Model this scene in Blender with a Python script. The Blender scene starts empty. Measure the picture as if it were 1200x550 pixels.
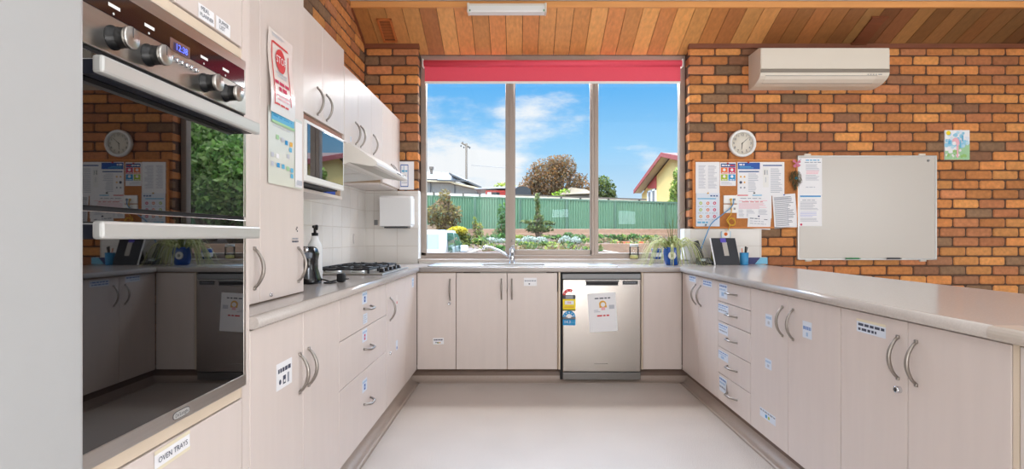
import bpy, bmesh, math, random
from mathutils import Vector, Matrix
random.seed(7)
SC = bpy.context.scene
COL = SC.collection
F, VX, VY, EYE = 640.0, 608.0, 278.0, 1.103     # focal length in pixels, vanishing point, eye height
def PX(px, d): return (px - VX) * d / F
def PZ(py, d): return EYE - (py - VY) * d / F
# main planes of the room
XL, XR, YB = -0.771, 1.235, 4.13                 # door faces of the three cabinet runs
YW, XW = 4.70, -1.325                            # back wall, left wall
ZT, ZN = 0.874, 0.838                            # worktop top and underside
XFAR = 2.04                                      # far edge of the peninsula
PI = math.pi

# ------------------------------------------------------------------ materials
def lin(c):
    out = []
    for v in c:
        v /= 255.0
        out.append(v / 12.92 if v <= 0.04045 else ((v + 0.055) / 1.055) ** 2.4)
    return (*out, 1.0)
MATS = {}
def newmat(name):
    m = bpy.data.materials.new(name); m.use_nodes = True
    nt = m.node_tree; b = nt.nodes['Principled BSDF']
    return m, nt, b
def mat(name, rgb, rough=0.5, metal=0.0, spec=0.5, noise=0.0, nscale=(20, 20, 20), bump=0.0, bscale=200.0, coat=0.0, emit=0.0, attr=False, ior=None, sheen=0.0):
    if name in MATS: return MATS[name]
    m, nt, b = newmat(name)
    N, L = nt.nodes, nt.links
    b.inputs['Base Color'].default_value = lin(rgb)
    b.inputs['Roughness'].default_value = rough
    b.inputs['Metallic'].default_value = metal
    b.inputs['Specular IOR Level'].default_value = spec
    b.inputs['Coat Weight'].default_value = coat
    b.inputs['Coat Roughness'].default_value = 0.05
    if ior: b.inputs['IOR'].default_value = ior
    if emit:
        b.inputs['Emission Color'].default_value = lin(rgb); b.inputs['Emission Strength'].default_value = emit
    src = None
    if attr:
        a = N.new('ShaderNodeAttribute'); a.attribute_name = 'Col'; src = a.outputs['Color']
    if noise or bump:
        tc = N.new('ShaderNodeTexCoord'); mp = N.new('ShaderNodeMapping')
        mp.inputs['Scale'].default_value = nscale
        L.new(tc.outputs['Object'], mp.inputs['Vector'])
    if noise:
        nz = N.new('ShaderNodeTexNoise'); nz.inputs['Scale'].default_value = 1.0; nz.inputs['Detail'].default_value = 6
        L.new(mp.outputs['Vector'], nz.inputs['Vector'])
        mr = N.new('ShaderNodeMapRange')
        mr.inputs['From Min'].default_value = 0.25; mr.inputs['From Max'].default_value = 0.75
        mr.inputs['To Min'].default_value = 1 - noise; mr.inputs['To Max'].default_value = 1 + noise
        L.new(nz.outputs['Fac'], mr.inputs['Value'])
        mx = N.new('ShaderNodeMix'); mx.data_type = 'RGBA'; mx.blend_type = 'MULTIPLY'; mx.inputs['Factor'].default_value = 1
        if src: L.new(src, mx.inputs['A'])
        else: mx.inputs['A'].default_value = lin(rgb)
        L.new(mr.outputs['Result'], mx.inputs['B'])
        src = mx.outputs['Result']
    if src: L.new(src, b.inputs['Base Color'])
    if bump:
        nb = N.new('ShaderNodeTexNoise'); nb.inputs['Scale'].default_value = bscale; nb.inputs['Detail'].default_value = 4
        L.new(tc.outputs['Object'], nb.inputs['Vector'])
        bp = N.new('ShaderNodeBump'); bp.inputs['Strength'].default_value = bump; bp.inputs['Distance'].default_value = 0.004
        L.new(nb.outputs['Fac'], bp.inputs['Height']); L.new(bp.outputs['Normal'], b.inputs['Normal'])
    MATS[name] = m
    return m

LAM   = mat('laminate', (219, 207, 201), 0.38, noise=0.025, nscale=(25, 25, 3))
LAMW  = mat('laminate_pale', (226, 215, 209), 0.30, noise=0.02, nscale=(25, 25, 3))
EDGE  = mat('carcass_edge', (186, 160, 134), 0.5, noise=0.04, nscale=(30, 30, 4))
CREAM = mat('cream_rail', (222, 205, 184), 0.45, noise=0.03, nscale=(10, 10, 10))
KICK  = mat('kick_vinyl', (118, 96, 84), 0.4, noise=0.08, nscale=(14, 14, 14))
STEEL = mat('brushed_steel', (196, 192, 187), 0.30, metal=1.0, noise=0.05, nscale=(4, 4, 160))
STEELV = mat('brushed_steel_door', (178, 172, 167), 0.27, metal=1.0, noise=0.04, nscale=(220, 3, 3))
SATIN = mat('satin_handle', (158, 152, 146), 0.36, metal=1.0)
CHROME = mat('chrome', (215, 216, 220), 0.08, metal=1.0)
ALU   = mat('window_aluminium', (160, 146, 136), 0.38, metal=0.35, noise=0.03, nscale=(8, 8, 8))
ALUL  = mat('pale_aluminium', (205, 205, 203), 0.35, metal=0.5)
BLACKG = mat('black_oven_glass', (5, 5, 7), 0.015, ior=1.95)
BLACKP = mat('black_plastic', (13, 13, 16), 0.42)
BLACKM = mat('black_matt', (24, 25, 29), 0.6)
IRON  = mat('cast_iron', (40, 41, 45), 0.5, bump=0.1)
DKGREY = mat('dark_grey', (70, 72, 76), 0.45)
GREY  = mat('mid_grey', (140, 141, 143), 0.45)
PGREY = mat('pale_grey_panel', (172, 173, 174), 0.3, noise=0.01)
WHITE = mat('white_plastic', (240, 240, 238), 0.28)
WHITE2 = mat('warm_white_plastic', (226, 217, 203), 0.35)
WHITEM = mat('matt_white', (236, 236, 234), 0.7)
TILE  = mat('white_tile', (226, 221, 215), 0.16, noise=0.02, nscale=(9, 9, 9))
GROUT = mat('tile_grout', (196, 186, 175), 0.8)
PAPER = mat('paper', (240, 240, 243), 0.65)
PAPERB = mat('pale_blue_paper', (222, 230, 242), 0.6)
TAPE  = mat('yellowed_tape', (232, 222, 196), 0.35)
INK   = mat('print_grey', (150, 154, 166), 0.7)
INKL  = mat('print_pale', (190, 194, 204), 0.7)
INKD  = mat('print_dark', (66, 72, 92), 0.7)
BLUE  = mat('print_blue', (28, 84, 172), 0.55)
LBLUE = mat('print_light_blue', (92, 178, 218), 0.55)
CYAN  = mat('print_cyan', (30, 146, 206), 0.55)
NAVY  = mat('navy', (52, 54, 110), 0.5)
RED   = mat('print_red', (214, 62, 66), 0.55)
CRIM  = mat('print_crimson', (206, 36, 86), 0.55)
ORANGE = mat('print_orange', (232, 116, 44), 0.55)
LIME  = mat('print_lime', (172, 192, 44), 0.55)
YELLOW = mat('print_yellow', (246, 220, 20), 0.5)
AMBER = mat('print_amber', (226, 172, 70), 0.6)
PINK  = mat('print_pink', (238, 178, 190), 0.6)
PGREEN = mat('print_green', (164, 206, 160), 0.6)
TEAL  = mat('peacock_teal', (20, 130, 120), 0.4)
WHITEB = mat('whiteboard_face', (200, 194, 186), 0.28)
CORK  = mat('cork', (190, 122, 66), 0.85, noise=0.12, nscale=(90, 90, 90), bump=0.2)
PINE  = mat('orange_pine', (214, 134, 62), 0.45, noise=0.12, nscale=(4, 40, 40))
CEDAR = mat('cedar_boards', (200, 130, 74), 0.42, attr=True, noise=0.16, nscale=(45, 2.2, 45), bump=0.05, bscale=60)
CEDARD = mat('dark_cedar', (124, 70, 44), 0.5, noise=0.15, nscale=(3, 30, 30))
CEDARL = mat('light_cedar', (226, 158, 92), 0.45, noise=0.08, nscale=(2.5, 30, 30))
CEDARM = mat('cedar_grille', (188, 108, 56), 0.5, noise=0.1, nscale=(30, 4, 30))
MORTAR = mat('dark_mortar', (92, 68, 54), 0.95, noise=0.2, nscale=(40, 40, 40), bump=0.4)
BRICK = mat('brick', (190, 120, 70), 0.8, attr=True, noise=0.20, nscale=(38, 38, 38), bump=0.45, bscale=90)
WORKTOP = mat('worktop_laminate', (189, 181, 176), 0.17, noise=0.07, nscale=(160, 160, 160))
BLIND = mat('red_blind_cloth', (236, 84, 106), 0.6, noise=0.04, nscale=(300, 300, 300))
PLASTER = mat('plaster', (228, 225, 220), 0.85)
DIGIT = mat('blue_digits', (90, 110, 255), 0.5, emit=2.0)
DISP  = mat('display_window', (120, 92, 86), 0.2)
BLUEGL = mat('blue_glaze', (24, 82, 176), 0.12, coat=0.5, noise=0.1, nscale=(20, 20, 20))
BLUEPL = mat('blue_plastic', (62, 152, 208), 0.35)
LBPL  = mat('light_blue_card', (120, 190, 222), 0.5)
SOIL  = mat('soil', (92, 66, 50), 0.95, noise=0.3, nscale=(30, 30, 30))
BCABLE = mat('blue_cable', (72, 152, 208), 0.4)
YCABLE = mat('yellow_cable', (226, 176, 50), 0.4)
def leaf_mat():
    m, nt, b = newmat('leaf'); N, L = nt.nodes, nt.links
    a = N.new('ShaderNodeAttribute'); a.attribute_name = 'Col'; L.new(a.outputs['Color'], b.inputs['Base Color']); b.inputs['Roughness'].default_value = .55
    t = N.new('ShaderNodeBsdfTranslucent'); L.new(a.outputs['Color'], t.inputs['Color'])
    mx = N.new('ShaderNodeMixShader'); mx.inputs['Fac'].default_value = .38
    L.new(b.outputs['BSDF'], mx.inputs[1]); L.new(t.outputs['BSDF'], mx.inputs[2]); L.new(mx.outputs['Shader'], N['Material Output'].inputs['Surface'])
    return m
LEAFA = leaf_mat()
LB1 = mat('label_blue', (112, 142, 196), 0.6)
LB2 = mat('label_pale_blue', (164, 192, 222), 0.6)
WOODB = mat('bark', (104, 84, 66), 0.9, noise=0.2, nscale=(10, 10, 3))
MULCH = mat('mulch', (96, 70, 50), 0.95, noise=0.35, nscale=(9, 9, 9), bump=0.5, bscale=20)
DRIVE = mat('driveway', (120, 104, 92), 0.9, noise=0.1, nscale=(3, 3, 3))
FENCE = mat('green_steel', (92, 126, 96), 0.5, noise=0.05, nscale=(1, 1, 6))
FENCEC = mat('green_steel_rail', (72, 100, 76), 0.5)
CREAMF = mat('cream_fence', (240, 228, 208), 0.6)
DKPOST = mat('dark_post', (92, 80, 70), 0.7)
RBRICK = mat('garden_wall_brick', (160, 126, 102), 0.9, noise=0.22, nscale=(5, 5, 14))
SLEEPER = mat('concrete_sleeper', (164, 142, 122), 0.9, noise=0.12, nscale=(3, 3, 8))
ROOFG = mat('pale_metal_roof', (168, 171, 176), 0.5, noise=0.04, nscale=(2, 2, 2))
CLADG = mat('grey_cladding', (128, 124, 118), 0.7, noise=0.1, nscale=(12, 12, 0.4))
BEIGE = mat('beige_soffit', (186, 170, 140), 0.7)
YBRICK = mat('yellow_brick', (222, 190, 118), 0.9, noise=0.12, nscale=(4, 4, 12))
BARGE = mat('red_barge', (150, 58, 52), 0.6)
RTILE = mat('brown_roof_tile', (126, 84, 64), 0.8, noise=0.2, nscale=(4, 4, 4))
SHEDR = mat('red_shed', (198, 66, 54), 0.7, noise=0.08, nscale=(2, 2, 5))
CARW  = mat('car_white', (238, 240, 242), 0.2, coat=0.6)
CARG  = mat('car_glass', (150, 166, 172), 0.2)
CARGD = mat('car_side_glass', (66, 100, 88), 0.04, ior=1.6)
RUBBER = mat('rubber', (26, 26, 28), 0.8)
POLEW = mat('pole_wood', (112, 100, 88), 0.9)
TERRA = mat('terracotta', (206, 104, 66), 0.8, noise=0.1, nscale=(9, 9, 9))

def grid_mat(name, rgb, line, sx, sy, w, rough):
    m, nt, b = newmat(name); N, L = nt.nodes, nt.links
    tc = N.new('ShaderNodeTexCoord'); br = N.new('ShaderNodeTexBrick')
    br.offset = 0.0
    br.inputs['Color1'].default_value = lin(rgb); br.inputs['Color2'].default_value = lin(rgb); br.inputs['Mortar'].default_value = lin(line)
    br.inputs['Scale'].default_value = 1.0; br.inputs['Mortar Size'].default_value = w
    br.inputs['Brick Width'].default_value = sx; br.inputs['Row Height'].default_value = sy
    L.new(tc.outputs['Object'], br.inputs['Vector']); L.new(br.outputs['Color'], b.inputs['Base Color'])
    b.inputs['Roughness'].default_value = rough
    return m
CEILT = grid_mat('white_ceiling_tiles', (222, 226, 230), (150, 156, 164), 0.6, 1.2, 0.012, 0.85)

def floor_mat():
    m, nt, b = newmat('speckled_vinyl'); N, L = nt.nodes, nt.links
    tc = N.new('ShaderNodeTexCoord')
    n1 = N.new('ShaderNodeTexNoise'); n1.inputs['Scale'].default_value = 260; n1.inputs['Detail'].default_value = 3
    n2 = N.new('ShaderNodeTexNoise'); n2.inputs['Scale'].default_value = 3; n2.inputs['Detail'].default_value = 5
    L.new(tc.outputs['Object'], n1.inputs['Vector']); L.new(tc.outputs['Object'], n2.inputs['Vector'])
    cr = N.new('ShaderNodeValToRGB'); e = cr.color_ramp.elements
    e[0].position = 0.32; e[0].color = lin((172, 159, 150)); e[1].position = 0.66; e[1].color = lin((222, 214, 208))
    L.new(n1.outputs['Fac'], cr.inputs['Fac'])
    mr = N.new('ShaderNodeMapRange'); mr.inputs['To Min'].default_value = 0.88; mr.inputs['To Max'].default_value = 1.1
    L.new(n2.outputs['Fac'], mr.inputs['Value'])
    mx = N.new('ShaderNodeMix'); mx.data_type = 'RGBA'; mx.blend_type = 'MULTIPLY'; mx.inputs['Factor'].default_value = 1
    L.new(cr.outputs['Color'], mx.inputs['A']); L.new(mr.outputs['Result'], mx.inputs['B'])
    L.new(mx.outputs['Result'], b.inputs['Base Color']); b.inputs['Roughness'].default_value = 0.42
    return m
VINYL = floor_mat()

def pane_mat(name, tint, refl):
    m, nt, b = newmat(name); N, L = nt.nodes, nt.links
    out = N['Material Output']; N.remove(b)
    t = N.new('ShaderNodeBsdfTransparent'); t.inputs['Color'].default_value = tint
    g = N.new('ShaderNodeBsdfGlossy'); g.inputs['Roughness'].default_value = 0.0
    fr = N.new('ShaderNodeFresnel'); fr.inputs['IOR'].default_value = refl
    mx = N.new('ShaderNodeMixShader')
    L.new(fr.outputs['Fac'], mx.inputs['Fac']); L.new(t.outputs['BSDF'], mx.inputs[1]); L.new(g.outputs['BSDF'], mx.inputs[2])
    L.new(mx.outputs['Shader'], out.inputs['Surface'])
    return m
PANE = pane_mat('window_glass', (0.97, 0.985, 0.98, 1), 1.3)
JARG = pane_mat('jar_glass', (0.96, 0.98, 0.97, 1), 1.35)

# ------------------------------------------------------------------ mesh helpers
def BM(): return bmesh.new()
def box(bm, x0, x1, y0, y1, z0, z1, bev=0.0, mi=0, seg=2):
    if x0 > x1: x0, x1 = x1, x0
    if y0 > y1: y0, y1 = y1, y0
    if z0 > z1: z0, z1 = z1, z0
    vs = [bm.verts.new((x, y, z)) for z in (z0, z1) for y in (y0, y1) for x in (x0, x1)]
    fs = []
    for q in ((0, 2, 3, 1), (4, 5, 7, 6), (0, 1, 5, 4), (2, 6, 7, 3), (0, 4, 6, 2), (1, 3, 7, 5)):
        f = bm.faces.new([vs[i] for i in q]); f.material_index = mi; fs.append(f)
    if bev > 0:
        es = list({e for f in fs for e in f.edges})
        r = bmesh.ops.bevel(bm, geom=es, offset=bev, segments=seg, profile=0.5, affect='EDGES', clamp_overlap=True)
        for f in r['faces']: f.material_index = mi
    return vs
def prism(bm, pts, axis, a0, a1, mi=0, smooth=False):
    """extrude a 2D polygon along an axis; pts are the other two coordinates in (x,y,z) order"""
    def P(p, a):
        return {'x': (a, p[0], p[1]), 'y': (p[0], a, p[1]), 'z': (p[0], p[1], a)}[axis]
    A = [bm.verts.new(P(p, a0)) for p in pts]; B = [bm.verts.new(P(p, a1)) for p in pts]
    n = len(pts)
    for v in (A, B):
        f = bm.faces.new(v); f.material_index = mi
    for i in range(n):
        f = bm.faces.new((A[i], A[(i + 1) % n], B[(i + 1) % n], B[i])); f.material_index = mi; f.smooth = smooth
def tube(bm, pts, r, seg=8, mi=0, caps=True, flat=1.0):
    pts = [Vector(p) for p in pts]
    rs = r if isinstance(r, (list, tuple)) else [r] * len(pts)
    rings = []; up = Vector((0, 0, 1)); pn = None
    for i, p in enumerate(pts):
        t = (pts[min(i + 1, len(pts) - 1)] - pts[max(i - 1, 0)]).normalized()
        if pn is None:
            a = up if abs(t.dot(up)) < 0.95 else Vector((1, 0, 0))
            pn = (a - t * a.dot(t)).normalized()
        else:
            pn = (pn - t * pn.dot(t)).normalized()
        b = t.cross(pn)
        rings.append([bm.verts.new(p + (pn * math.cos(2 * PI * k / seg) + b * math.sin(2 * PI * k / seg) * flat) * rs[i]) for k in range(seg)])
    for i in range(len(rings) - 1):
        for k in range(seg):
            f = bm.faces.new((rings[i][k], rings[i][(k + 1) % seg], rings[i + 1][(k + 1) % seg], rings[i + 1][k])); f.smooth = True; f.material_index = mi
    if caps:
        for rg in (rings[0], rings[-1]):
            f = bm.faces.new(rg); f.material_index = mi
def lathe(bm, prof, c, axis='z', seg=28, mi=0, mis=None):
    """revolve (radius, height) pairs about an axis through c"""
    rings = []
    def P(r, h, a):
        u, v = r * math.cos(a), r * math.sin(a)
        return {'z': (c[0] + u, c[1] + v, c[2] + h), 'y': (c[0] + u, c[1] + h, c[2] + v), 'x': (c[0] + h, c[1] + u, c[2] + v)}[axis]
    for r, h in prof:
        if r < 1e-6: rings.append([bm.verts.new(P(0, h, 0))])
        else: rings.append([bm.verts.new(P(r, h, 2 * PI * k / seg)) for k in range(seg)])
    for i in range(len(rings) - 1):
        A, B = rings[i], rings[i + 1]; m_ = mis[i] if mis else mi
        for k in range(seg):
            k2 = (k + 1) % seg
            if len(A) == 1 and len(B) == 1: continue
            if len(A) == 1: f = bm.faces.new((A[0], B[k], B[k2]))
            elif len(B) == 1: f = bm.faces.new((A[k], A[k2], B[0]))
            else: f = bm.faces.new((A[k], A[k2], B[k2], B[k]))
            f.smooth = True; f.material_index = m_
def obj(name, bm, mats, parent=None, recalc=True):
    if recalc: bmesh.ops.recalc_face_normals(bm, faces=bm.faces[:])
    me = bpy.data.meshes.new(name); bm.to_mesh(me); bm.free()
    for m in (mats if isinstance(mats, (list, tuple)) else [mats]): me.materials.append(m)
    o = bpy.data.objects.new(name, me); COL.objects.link(o)
    if parent is not None:
        o.parent = parent
        o.matrix_parent_inverse = Matrix.Identity(4) if parent.parent else Matrix.Translation(-parent.location)
    return o
def tag(o, label, cat, group=None, kind=None):
    o['label'] = label; o['category'] = cat
    if group: o['group'] = group
    if kind: o['kind'] = kind
    return o
def thing(name, label, cat, loc, group=None):
    o = bpy.data.objects.new(name, None); COL.objects.link(o)
    o.location = loc; o.empty_display_size = 0.05
    return tag(o, label, cat, group)
def struct(name, bm, mats, parent=None):
    o = obj(name, bm, mats, parent)
    if parent is None: o['kind'] = 'structure'
    return o

# faces of the cabinet runs: (u along the run, n out of the door face, z)
PLANES = {'L': XL, 'R': XR, 'B': YB}
def W(face, u, n, z, plane=None):
    p = PLANES[face] if plane is None else plane
    return {'L': (p + n, u, z), 'R': (p - n, u, z), 'B': (u, p - n, z)}[face]
def fbox(bm, face, u0, u1, n0, n1, z0, z1, bev=0.0, mi=0, plane=None):
    a, b = W(face, u0, n0, z0, plane), W(face, u1, n1, z1, plane)
    return box(bm, a[0], b[0], a[1], b[1], a[2], b[2], bev, mi)
def axes(face):
    return {'L': (Vector((0, 1, 0)), Vector((1, 0, 0))), 'R': (Vector((0, -1, 0)), Vector((-1, 0, 0))), 'B': (Vector((1, 0, 0)), Vector((0, -1, 0)))}[face]

def text_into(bm, s, size, place, mi, align='CENTER', wide=None):
    cu = bpy.data.curves.new('t', 'FONT'); cu.body = s; cu.size = size; cu.align_x = align; cu.align_y = 'CENTER'; cu.resolution_u = 2
    if wide: cu.space_character = wide
    o = bpy.data.objects.new('t', cu); COL.objects.link(o)
    me = bpy.data.meshes.new_from_object(o)
    bpy.data.objects.remove(o); bpy.data.curves.remove(cu)
    n0 = len(bm.verts); f0 = len(bm.faces)
    bm.from_mesh(me); bpy.data.meshes.remove(me)
    bm.verts.ensure_lookup_table(); bm.faces.ensure_lookup_table()
    for v in bm.verts[n0:]: v.co = place(v.co.x, v.co.y)
    for f in bm.faces[f0:]: f.material_index = mi

def sheet(name, face, uc, zc, w, h, items=(), base=PAPER, parent=None, tilt=0.0, n=0.0012, curl=None, thick=0.0, seg=1, plane=None):
    """a flat printed sheet: items in fractions of the sheet, (0,0) its lower left corner as one looks at it"""
    bm = BM(); mats = [base]
    r, nn = axes(face); up = Vector((0, 0, 1))
    ct, st = math.cos(tilt), math.sin(tilt)
    def MI(m):
        if m not in mats: mats.append(m)
        return mats.index(m)
    c = Vector(W(face, uc, n, zc, plane))
    def at(x, y, off=0.0):
        a, b = (x - 0.5) * w, (y - 0.5) * h
        k = curl(x, y) if curl else 0.0
        return c + r * (a * ct - b * st) + up * (a * st + b * ct) + nn * (off + k)
    def quad(x0, y0, x1, y1, off, mi, sx=1, sy=1):
        g = [[bm.verts.new(at(x0 + (x1 - x0) * i / sx, y0 + (y1 - y0) * j / sy, off)) for i in range(sx + 1)] for j in range(sy + 1)]
        for j in range(sy):
            for i in range(sx):
                f = bm.faces.new((g[j][i], g[j][i + 1], g[j + 1][i + 1], g[j + 1][i])); f.material_index = mi; f.smooth = seg > 1
    quad(0, 0, 1, 1, 0, 0, seg, seg)
    if thick:
        quad(0, 0, 1, 1, -thick, 0)
    lay0 = 0.0022 if curl else 0.0006
    for ii, it in enumerate(items):
        k = it[0]; lay = lay0 + ii * 0.000022
        if k == 'bar':
            quad(it[1], it[2], it[3], it[4], lay, MI(it[5]), 1 if seg == 1 else 4, 1 if seg == 1 else 4); 
        elif k == 'bar2':
            quad(it[1], it[2], it[3], it[4], lay * 2, MI(it[5]))
        elif k == 'disc':
            _, x, y, rr, m = it[:5]; yr = rr * w / h
            vs = [bm.verts.new(at(x + rr * math.cos(2 * PI * i / 18), y + yr * math.sin(2 * PI * i / 18), lay * (2 if len(it) > 5 else 1.5))) for i in range(18)]
            f = bm.faces.new(vs); f.material_index = MI(m)
        elif k == 'arc':
            _, x, y, r0, r1, a0, a1, m = it
            ns = 10
            for i in range(ns):
                q = []
                for rr, tt in ((r0, i), (r1, i), (r1, i + 1), (r0, i + 1)):
                    an = math.radians(a0 + (a1 - a0) * tt / ns)
                    q.append(bm.verts.new(at(x + rr * math.cos(an), y + rr * w / h * math.sin(an), lay * 1.5)))
                f = bm.faces.new(q); f.material_index = MI(m)
        elif k == 'text':
            _, x, y, size, s, m = it[:6]
            text_into(bm, s, size, lambda a, b: at(x + a / w, y + b / h, lay * 2.5), MI(m))
        elif k == 'lines':      # rows of small print that cannot be read
            _, x0, y0, x1, y1, nrow, m = it
            for i in range(nrow):
                yy = y1 - (y1 - y0) * (i + 0.5) / nrow; hh = (y1 - y0) / nrow * 0.22
                quad(x0, yy - hh, x0 + (x1 - x0) * random.uniform(0.6, 1.0), yy + hh, lay, MI(m))
        elif k == 'words':      # a row of unreadable words
            _, x0, y, x1, hh, m = it
            x = x0
            while x < x1 - 0.02:
                ww = min(random.uniform(0.08, 0.2), x1 - x)
                quad(x, y - hh / 2, x + ww, y + hh / 2, lay, MI(m)); x += ww + 0.035
    return obj(name, bm, mats, parent, recalc=False)

def bow_handle(parent, face, u, z, length, vertical=True, bulge=0.032, plane=None, rr=0.0058):
    bm = BM(); pts = []; rad = []
    for i in range(13):
        t = i / 12; s = (t - 0.5) * length; n = bulge * math.sin(PI * t) ** 0.75 + 0.001
        pts.append(W(face, u, n, z + s, plane) if vertical else W(face, u + s, n, z, plane))
        rad.append(rr * (0.8 + 0.35 * math.sin(PI * t)))
    tube(bm, pts, rad, 8)
    for e in (-1, 1):      # small feet
        p = (u, z + e * length / 2) if vertical else (u + e * length / 2, z)
        fbox(bm, face, p[0] - 0.006, p[0] + 0.006, 0, 0.007, p[1] - 0.006, p[1] + 0.006, 0.002, plane=plane)
    return obj('handle', bm, SATIN, parent)

def cabinet(name, label, face, u0, u1, z0, z1, depth, doors, cat='cabinet', group=None, plane=None, lam=None, ctop=None):
    """doors: list of dicts u0,u1,z0,z1 and optional handle (u, z, length, vertical), name"""
    lam = lam or LAM
    c = W(face, (u0 + u1) / 2, -depth / 2, z0, plane)
    t = thing(name, label, cat, c, group)
    bm = BM(); fbox(bm, face, u0 + 0.0008, u1 - 0.0008, -depth, -0.0185, z0, ctop or z1, 0, plane=plane)
    obj('carcass', bm, EDGE, t)
    out = []
    for d in doors:
        bm = BM(); g = 0.0016
        fbox(bm, face, d['u0'] + g, d['u1'] - g, -0.018, 0, d['z0'] + g, d['z1'] - g, 0.0022, plane=plane)
        o = obj(d.get('name', 'door'), bm, d.get('mat', lam), t)
        for hnd in d.get('handles', []):
            bow_handle(o, face, hnd[0], hnd[1], hnd[2] if len(hnd) > 2 else 0.135, hnd[3] if len(hnd) > 3 else True, plane=plane)
        out.append(o)
    return t, out
def lock(parent, face, u, z, r=0.009, plane=None, big=False):
    bm = BM(); a, nn = axes(face); c = Vector(W(face, u, 0, z, plane))
    ax = 'y' if face == 'B' else 'x'; sg = {'L': 1, 'R': -1, 'B': -1}[face]
    pr = [(r, 0), (r, 0.006), (r * 0.75, 0.009), (r * 0.72, 0.007), (0, 0.007)] if not big else [(r * 1.15, 0), (r * 1.15, 0.012), (r, 0.016), (r * .7, 0.016), (r * .65, 0.011), (0, 0.011)]
    lathe(bm, [(q, h * sg) for q, h in pr], c, ax, 18, mis=[0, 0, 0, 1, 1] if big else None)
    return obj('lock', bm, [CHROME, DKGREY], parent)
# ------------------------------------------------------------------ the room
HX0, HX1 = -0.866, 1.468          # window opening in the back wall
SILLZ = 0.912
WTOP = 2.748
CEILS = 0.425                     # fall of the timber ceiling
XRW, YREAR, ZC = 5.2, -4.0, 2.962
def ceil_z(y): return WTOP + CEILS * (YW - y)

bm = BM(); box(bm, XW - 0.25, XRW + 0.2, YREAR - 0.2, YW + 0.25, -0.08, 0)
struct('floor', bm, VINYL)

BCOL = [((202, 132, 74), 8), ((190, 122, 68), 7), ((174, 110, 70), 5), ((208, 142, 80), 6), ((150, 104, 74), 3), ((138, 106, 78), 3), ((194, 126, 82), 4)]
BPICK = [c for c, n in BCOL for _ in range(n)]
def brick(bm, lay, P, u0, u1, z0, z1, deep=0.04, tint=1.0):
    """one rounded brick; P(u, z, n) puts it on its wall"""
    w, h = u1 - u0, z1 - z0
    if w < 0.012: return
    c = min(0.013, w * 0.2); j = lambda s=0.0022: random.uniform(-s, s)
    out = [(u0 + c * random.uniform(0.5, 1.2), z0 + j()), (u1 - c * random.uniform(0.5, 1.2), z0 + j()), (u1 + j(), z0 + c * random.uniform(.5, 1)), (u1 + j(), z1 - c * random.uniform(.5, 1)),
           (u1 - c * random.uniform(0.5, 1.2), z1 + j()), (u0 + c * random.uniform(.5, 1.2), z1 + j()), (u0 + j(), z1 - c * random.uniform(.5, 1)), (u0 + j(), z0 + c * random.uniform(.5, 1))]
    cu, cz = (u0 + u1) / 2, (z0 + z1) / 2
    ins = [(u + (cu - u) * 0.008 / (w / 2), z + (cz - z) * 0.007 / (h / 2)) for u, z in out]
    f0 = random.uniform(-0.003, 0.003)
    R = [[bm.verts.new(P(u, z, n)) for u, z in ring] for ring, n in ((out, -deep), (out, -0.006 + f0), (ins, f0))]
    rgb = random.choice(BPICK); k = random.uniform(0.9, 1.08) * tint
    col = lin([min(255, v * k) for v in rgb])
    fs = [bm.faces.new(R[2])]
    for a in (0, 1):
        for i in range(8):
            fs.append(bm.faces.new((R[a][i], R[a][(i + 1) % 8], R[a + 1][(i + 1) % 8], R[a + 1][i])))
    for f in fs:
        f.material_index = 1
        for l in f.loops: l[lay] = col
CO, BL, JT = 0.0823, 0.2276, 0.012
def brick_field(bm, lay, P, u0, u1, z0, z1, joint, deepL=0.04, deepR=0.04):
    """stretcher bond; joint = u of a perpend in the top course"""
    k = 0; z = z1
    while z > z0 + 0.01:
        off = joint + (BL / 2 if k % 2 else 0)
        n0 = math.floor((u0 - off) / BL)
        u = off + n0 * BL
        while u < u1:
            a, b = max(u + JT / 2, u0), min(u + BL - JT / 2, u1)
            if b - a > 0.02:
                brick(bm, lay, P, a, b, max(z - CO + JT / 2, z0), z - JT / 2, deepL if a == u0 else (deepR if b == u1 else 0.04))
            u += BL
        z -= CO; k += 1
bm = BM(); lay = bm.loops.layers.float_color.new('Col')
MD = 0.010                        # depth of the raked joints
box(bm, XW - 0.2, HX0 - 0.004, YW + MD, YW + 0.24, 0, 3.2)
box(bm, HX1 + 0.004, XRW + 0.2, YW + MD, YW + 0.24, 0, 3.2)
box(bm, HX0 - 0.004, HX1 + 0.004, YW + MD, YW + 0.24, 0, SILLZ - 0.02)
box(bm, HX0 - 0.004, HX1 + 0.004, YW + 0.10, YW + 0.24, 2.72, 3.2)
PB = lambda u, z, n: (u, YW - n, z)
brick_field(bm, lay, PB, XW, HX0, 1.44, WTOP, -1.0888, deepR=0.11)
brick_field(bm, lay, PB, HX1, XRW, 0.02, WTOP, 1.576 + BL / 2, deepL=0.11)
struct('wall_back', bm, [MORTAR, BRICK])

bm = BM(); lay = bm.loops.layers.float_color.new('Col')
box(bm, XW - 0.2, XW - MD, YREAR, YW + 0.2, 0, 3.2)
PL = lambda u, z, n: (XW + n, u, z)
brick_field(bm, lay, PL, 2.0, YW, 1.98, ZC + 0.05, 4.55)
struct('wall_left', bm, [MORTAR, BRICK])

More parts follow.
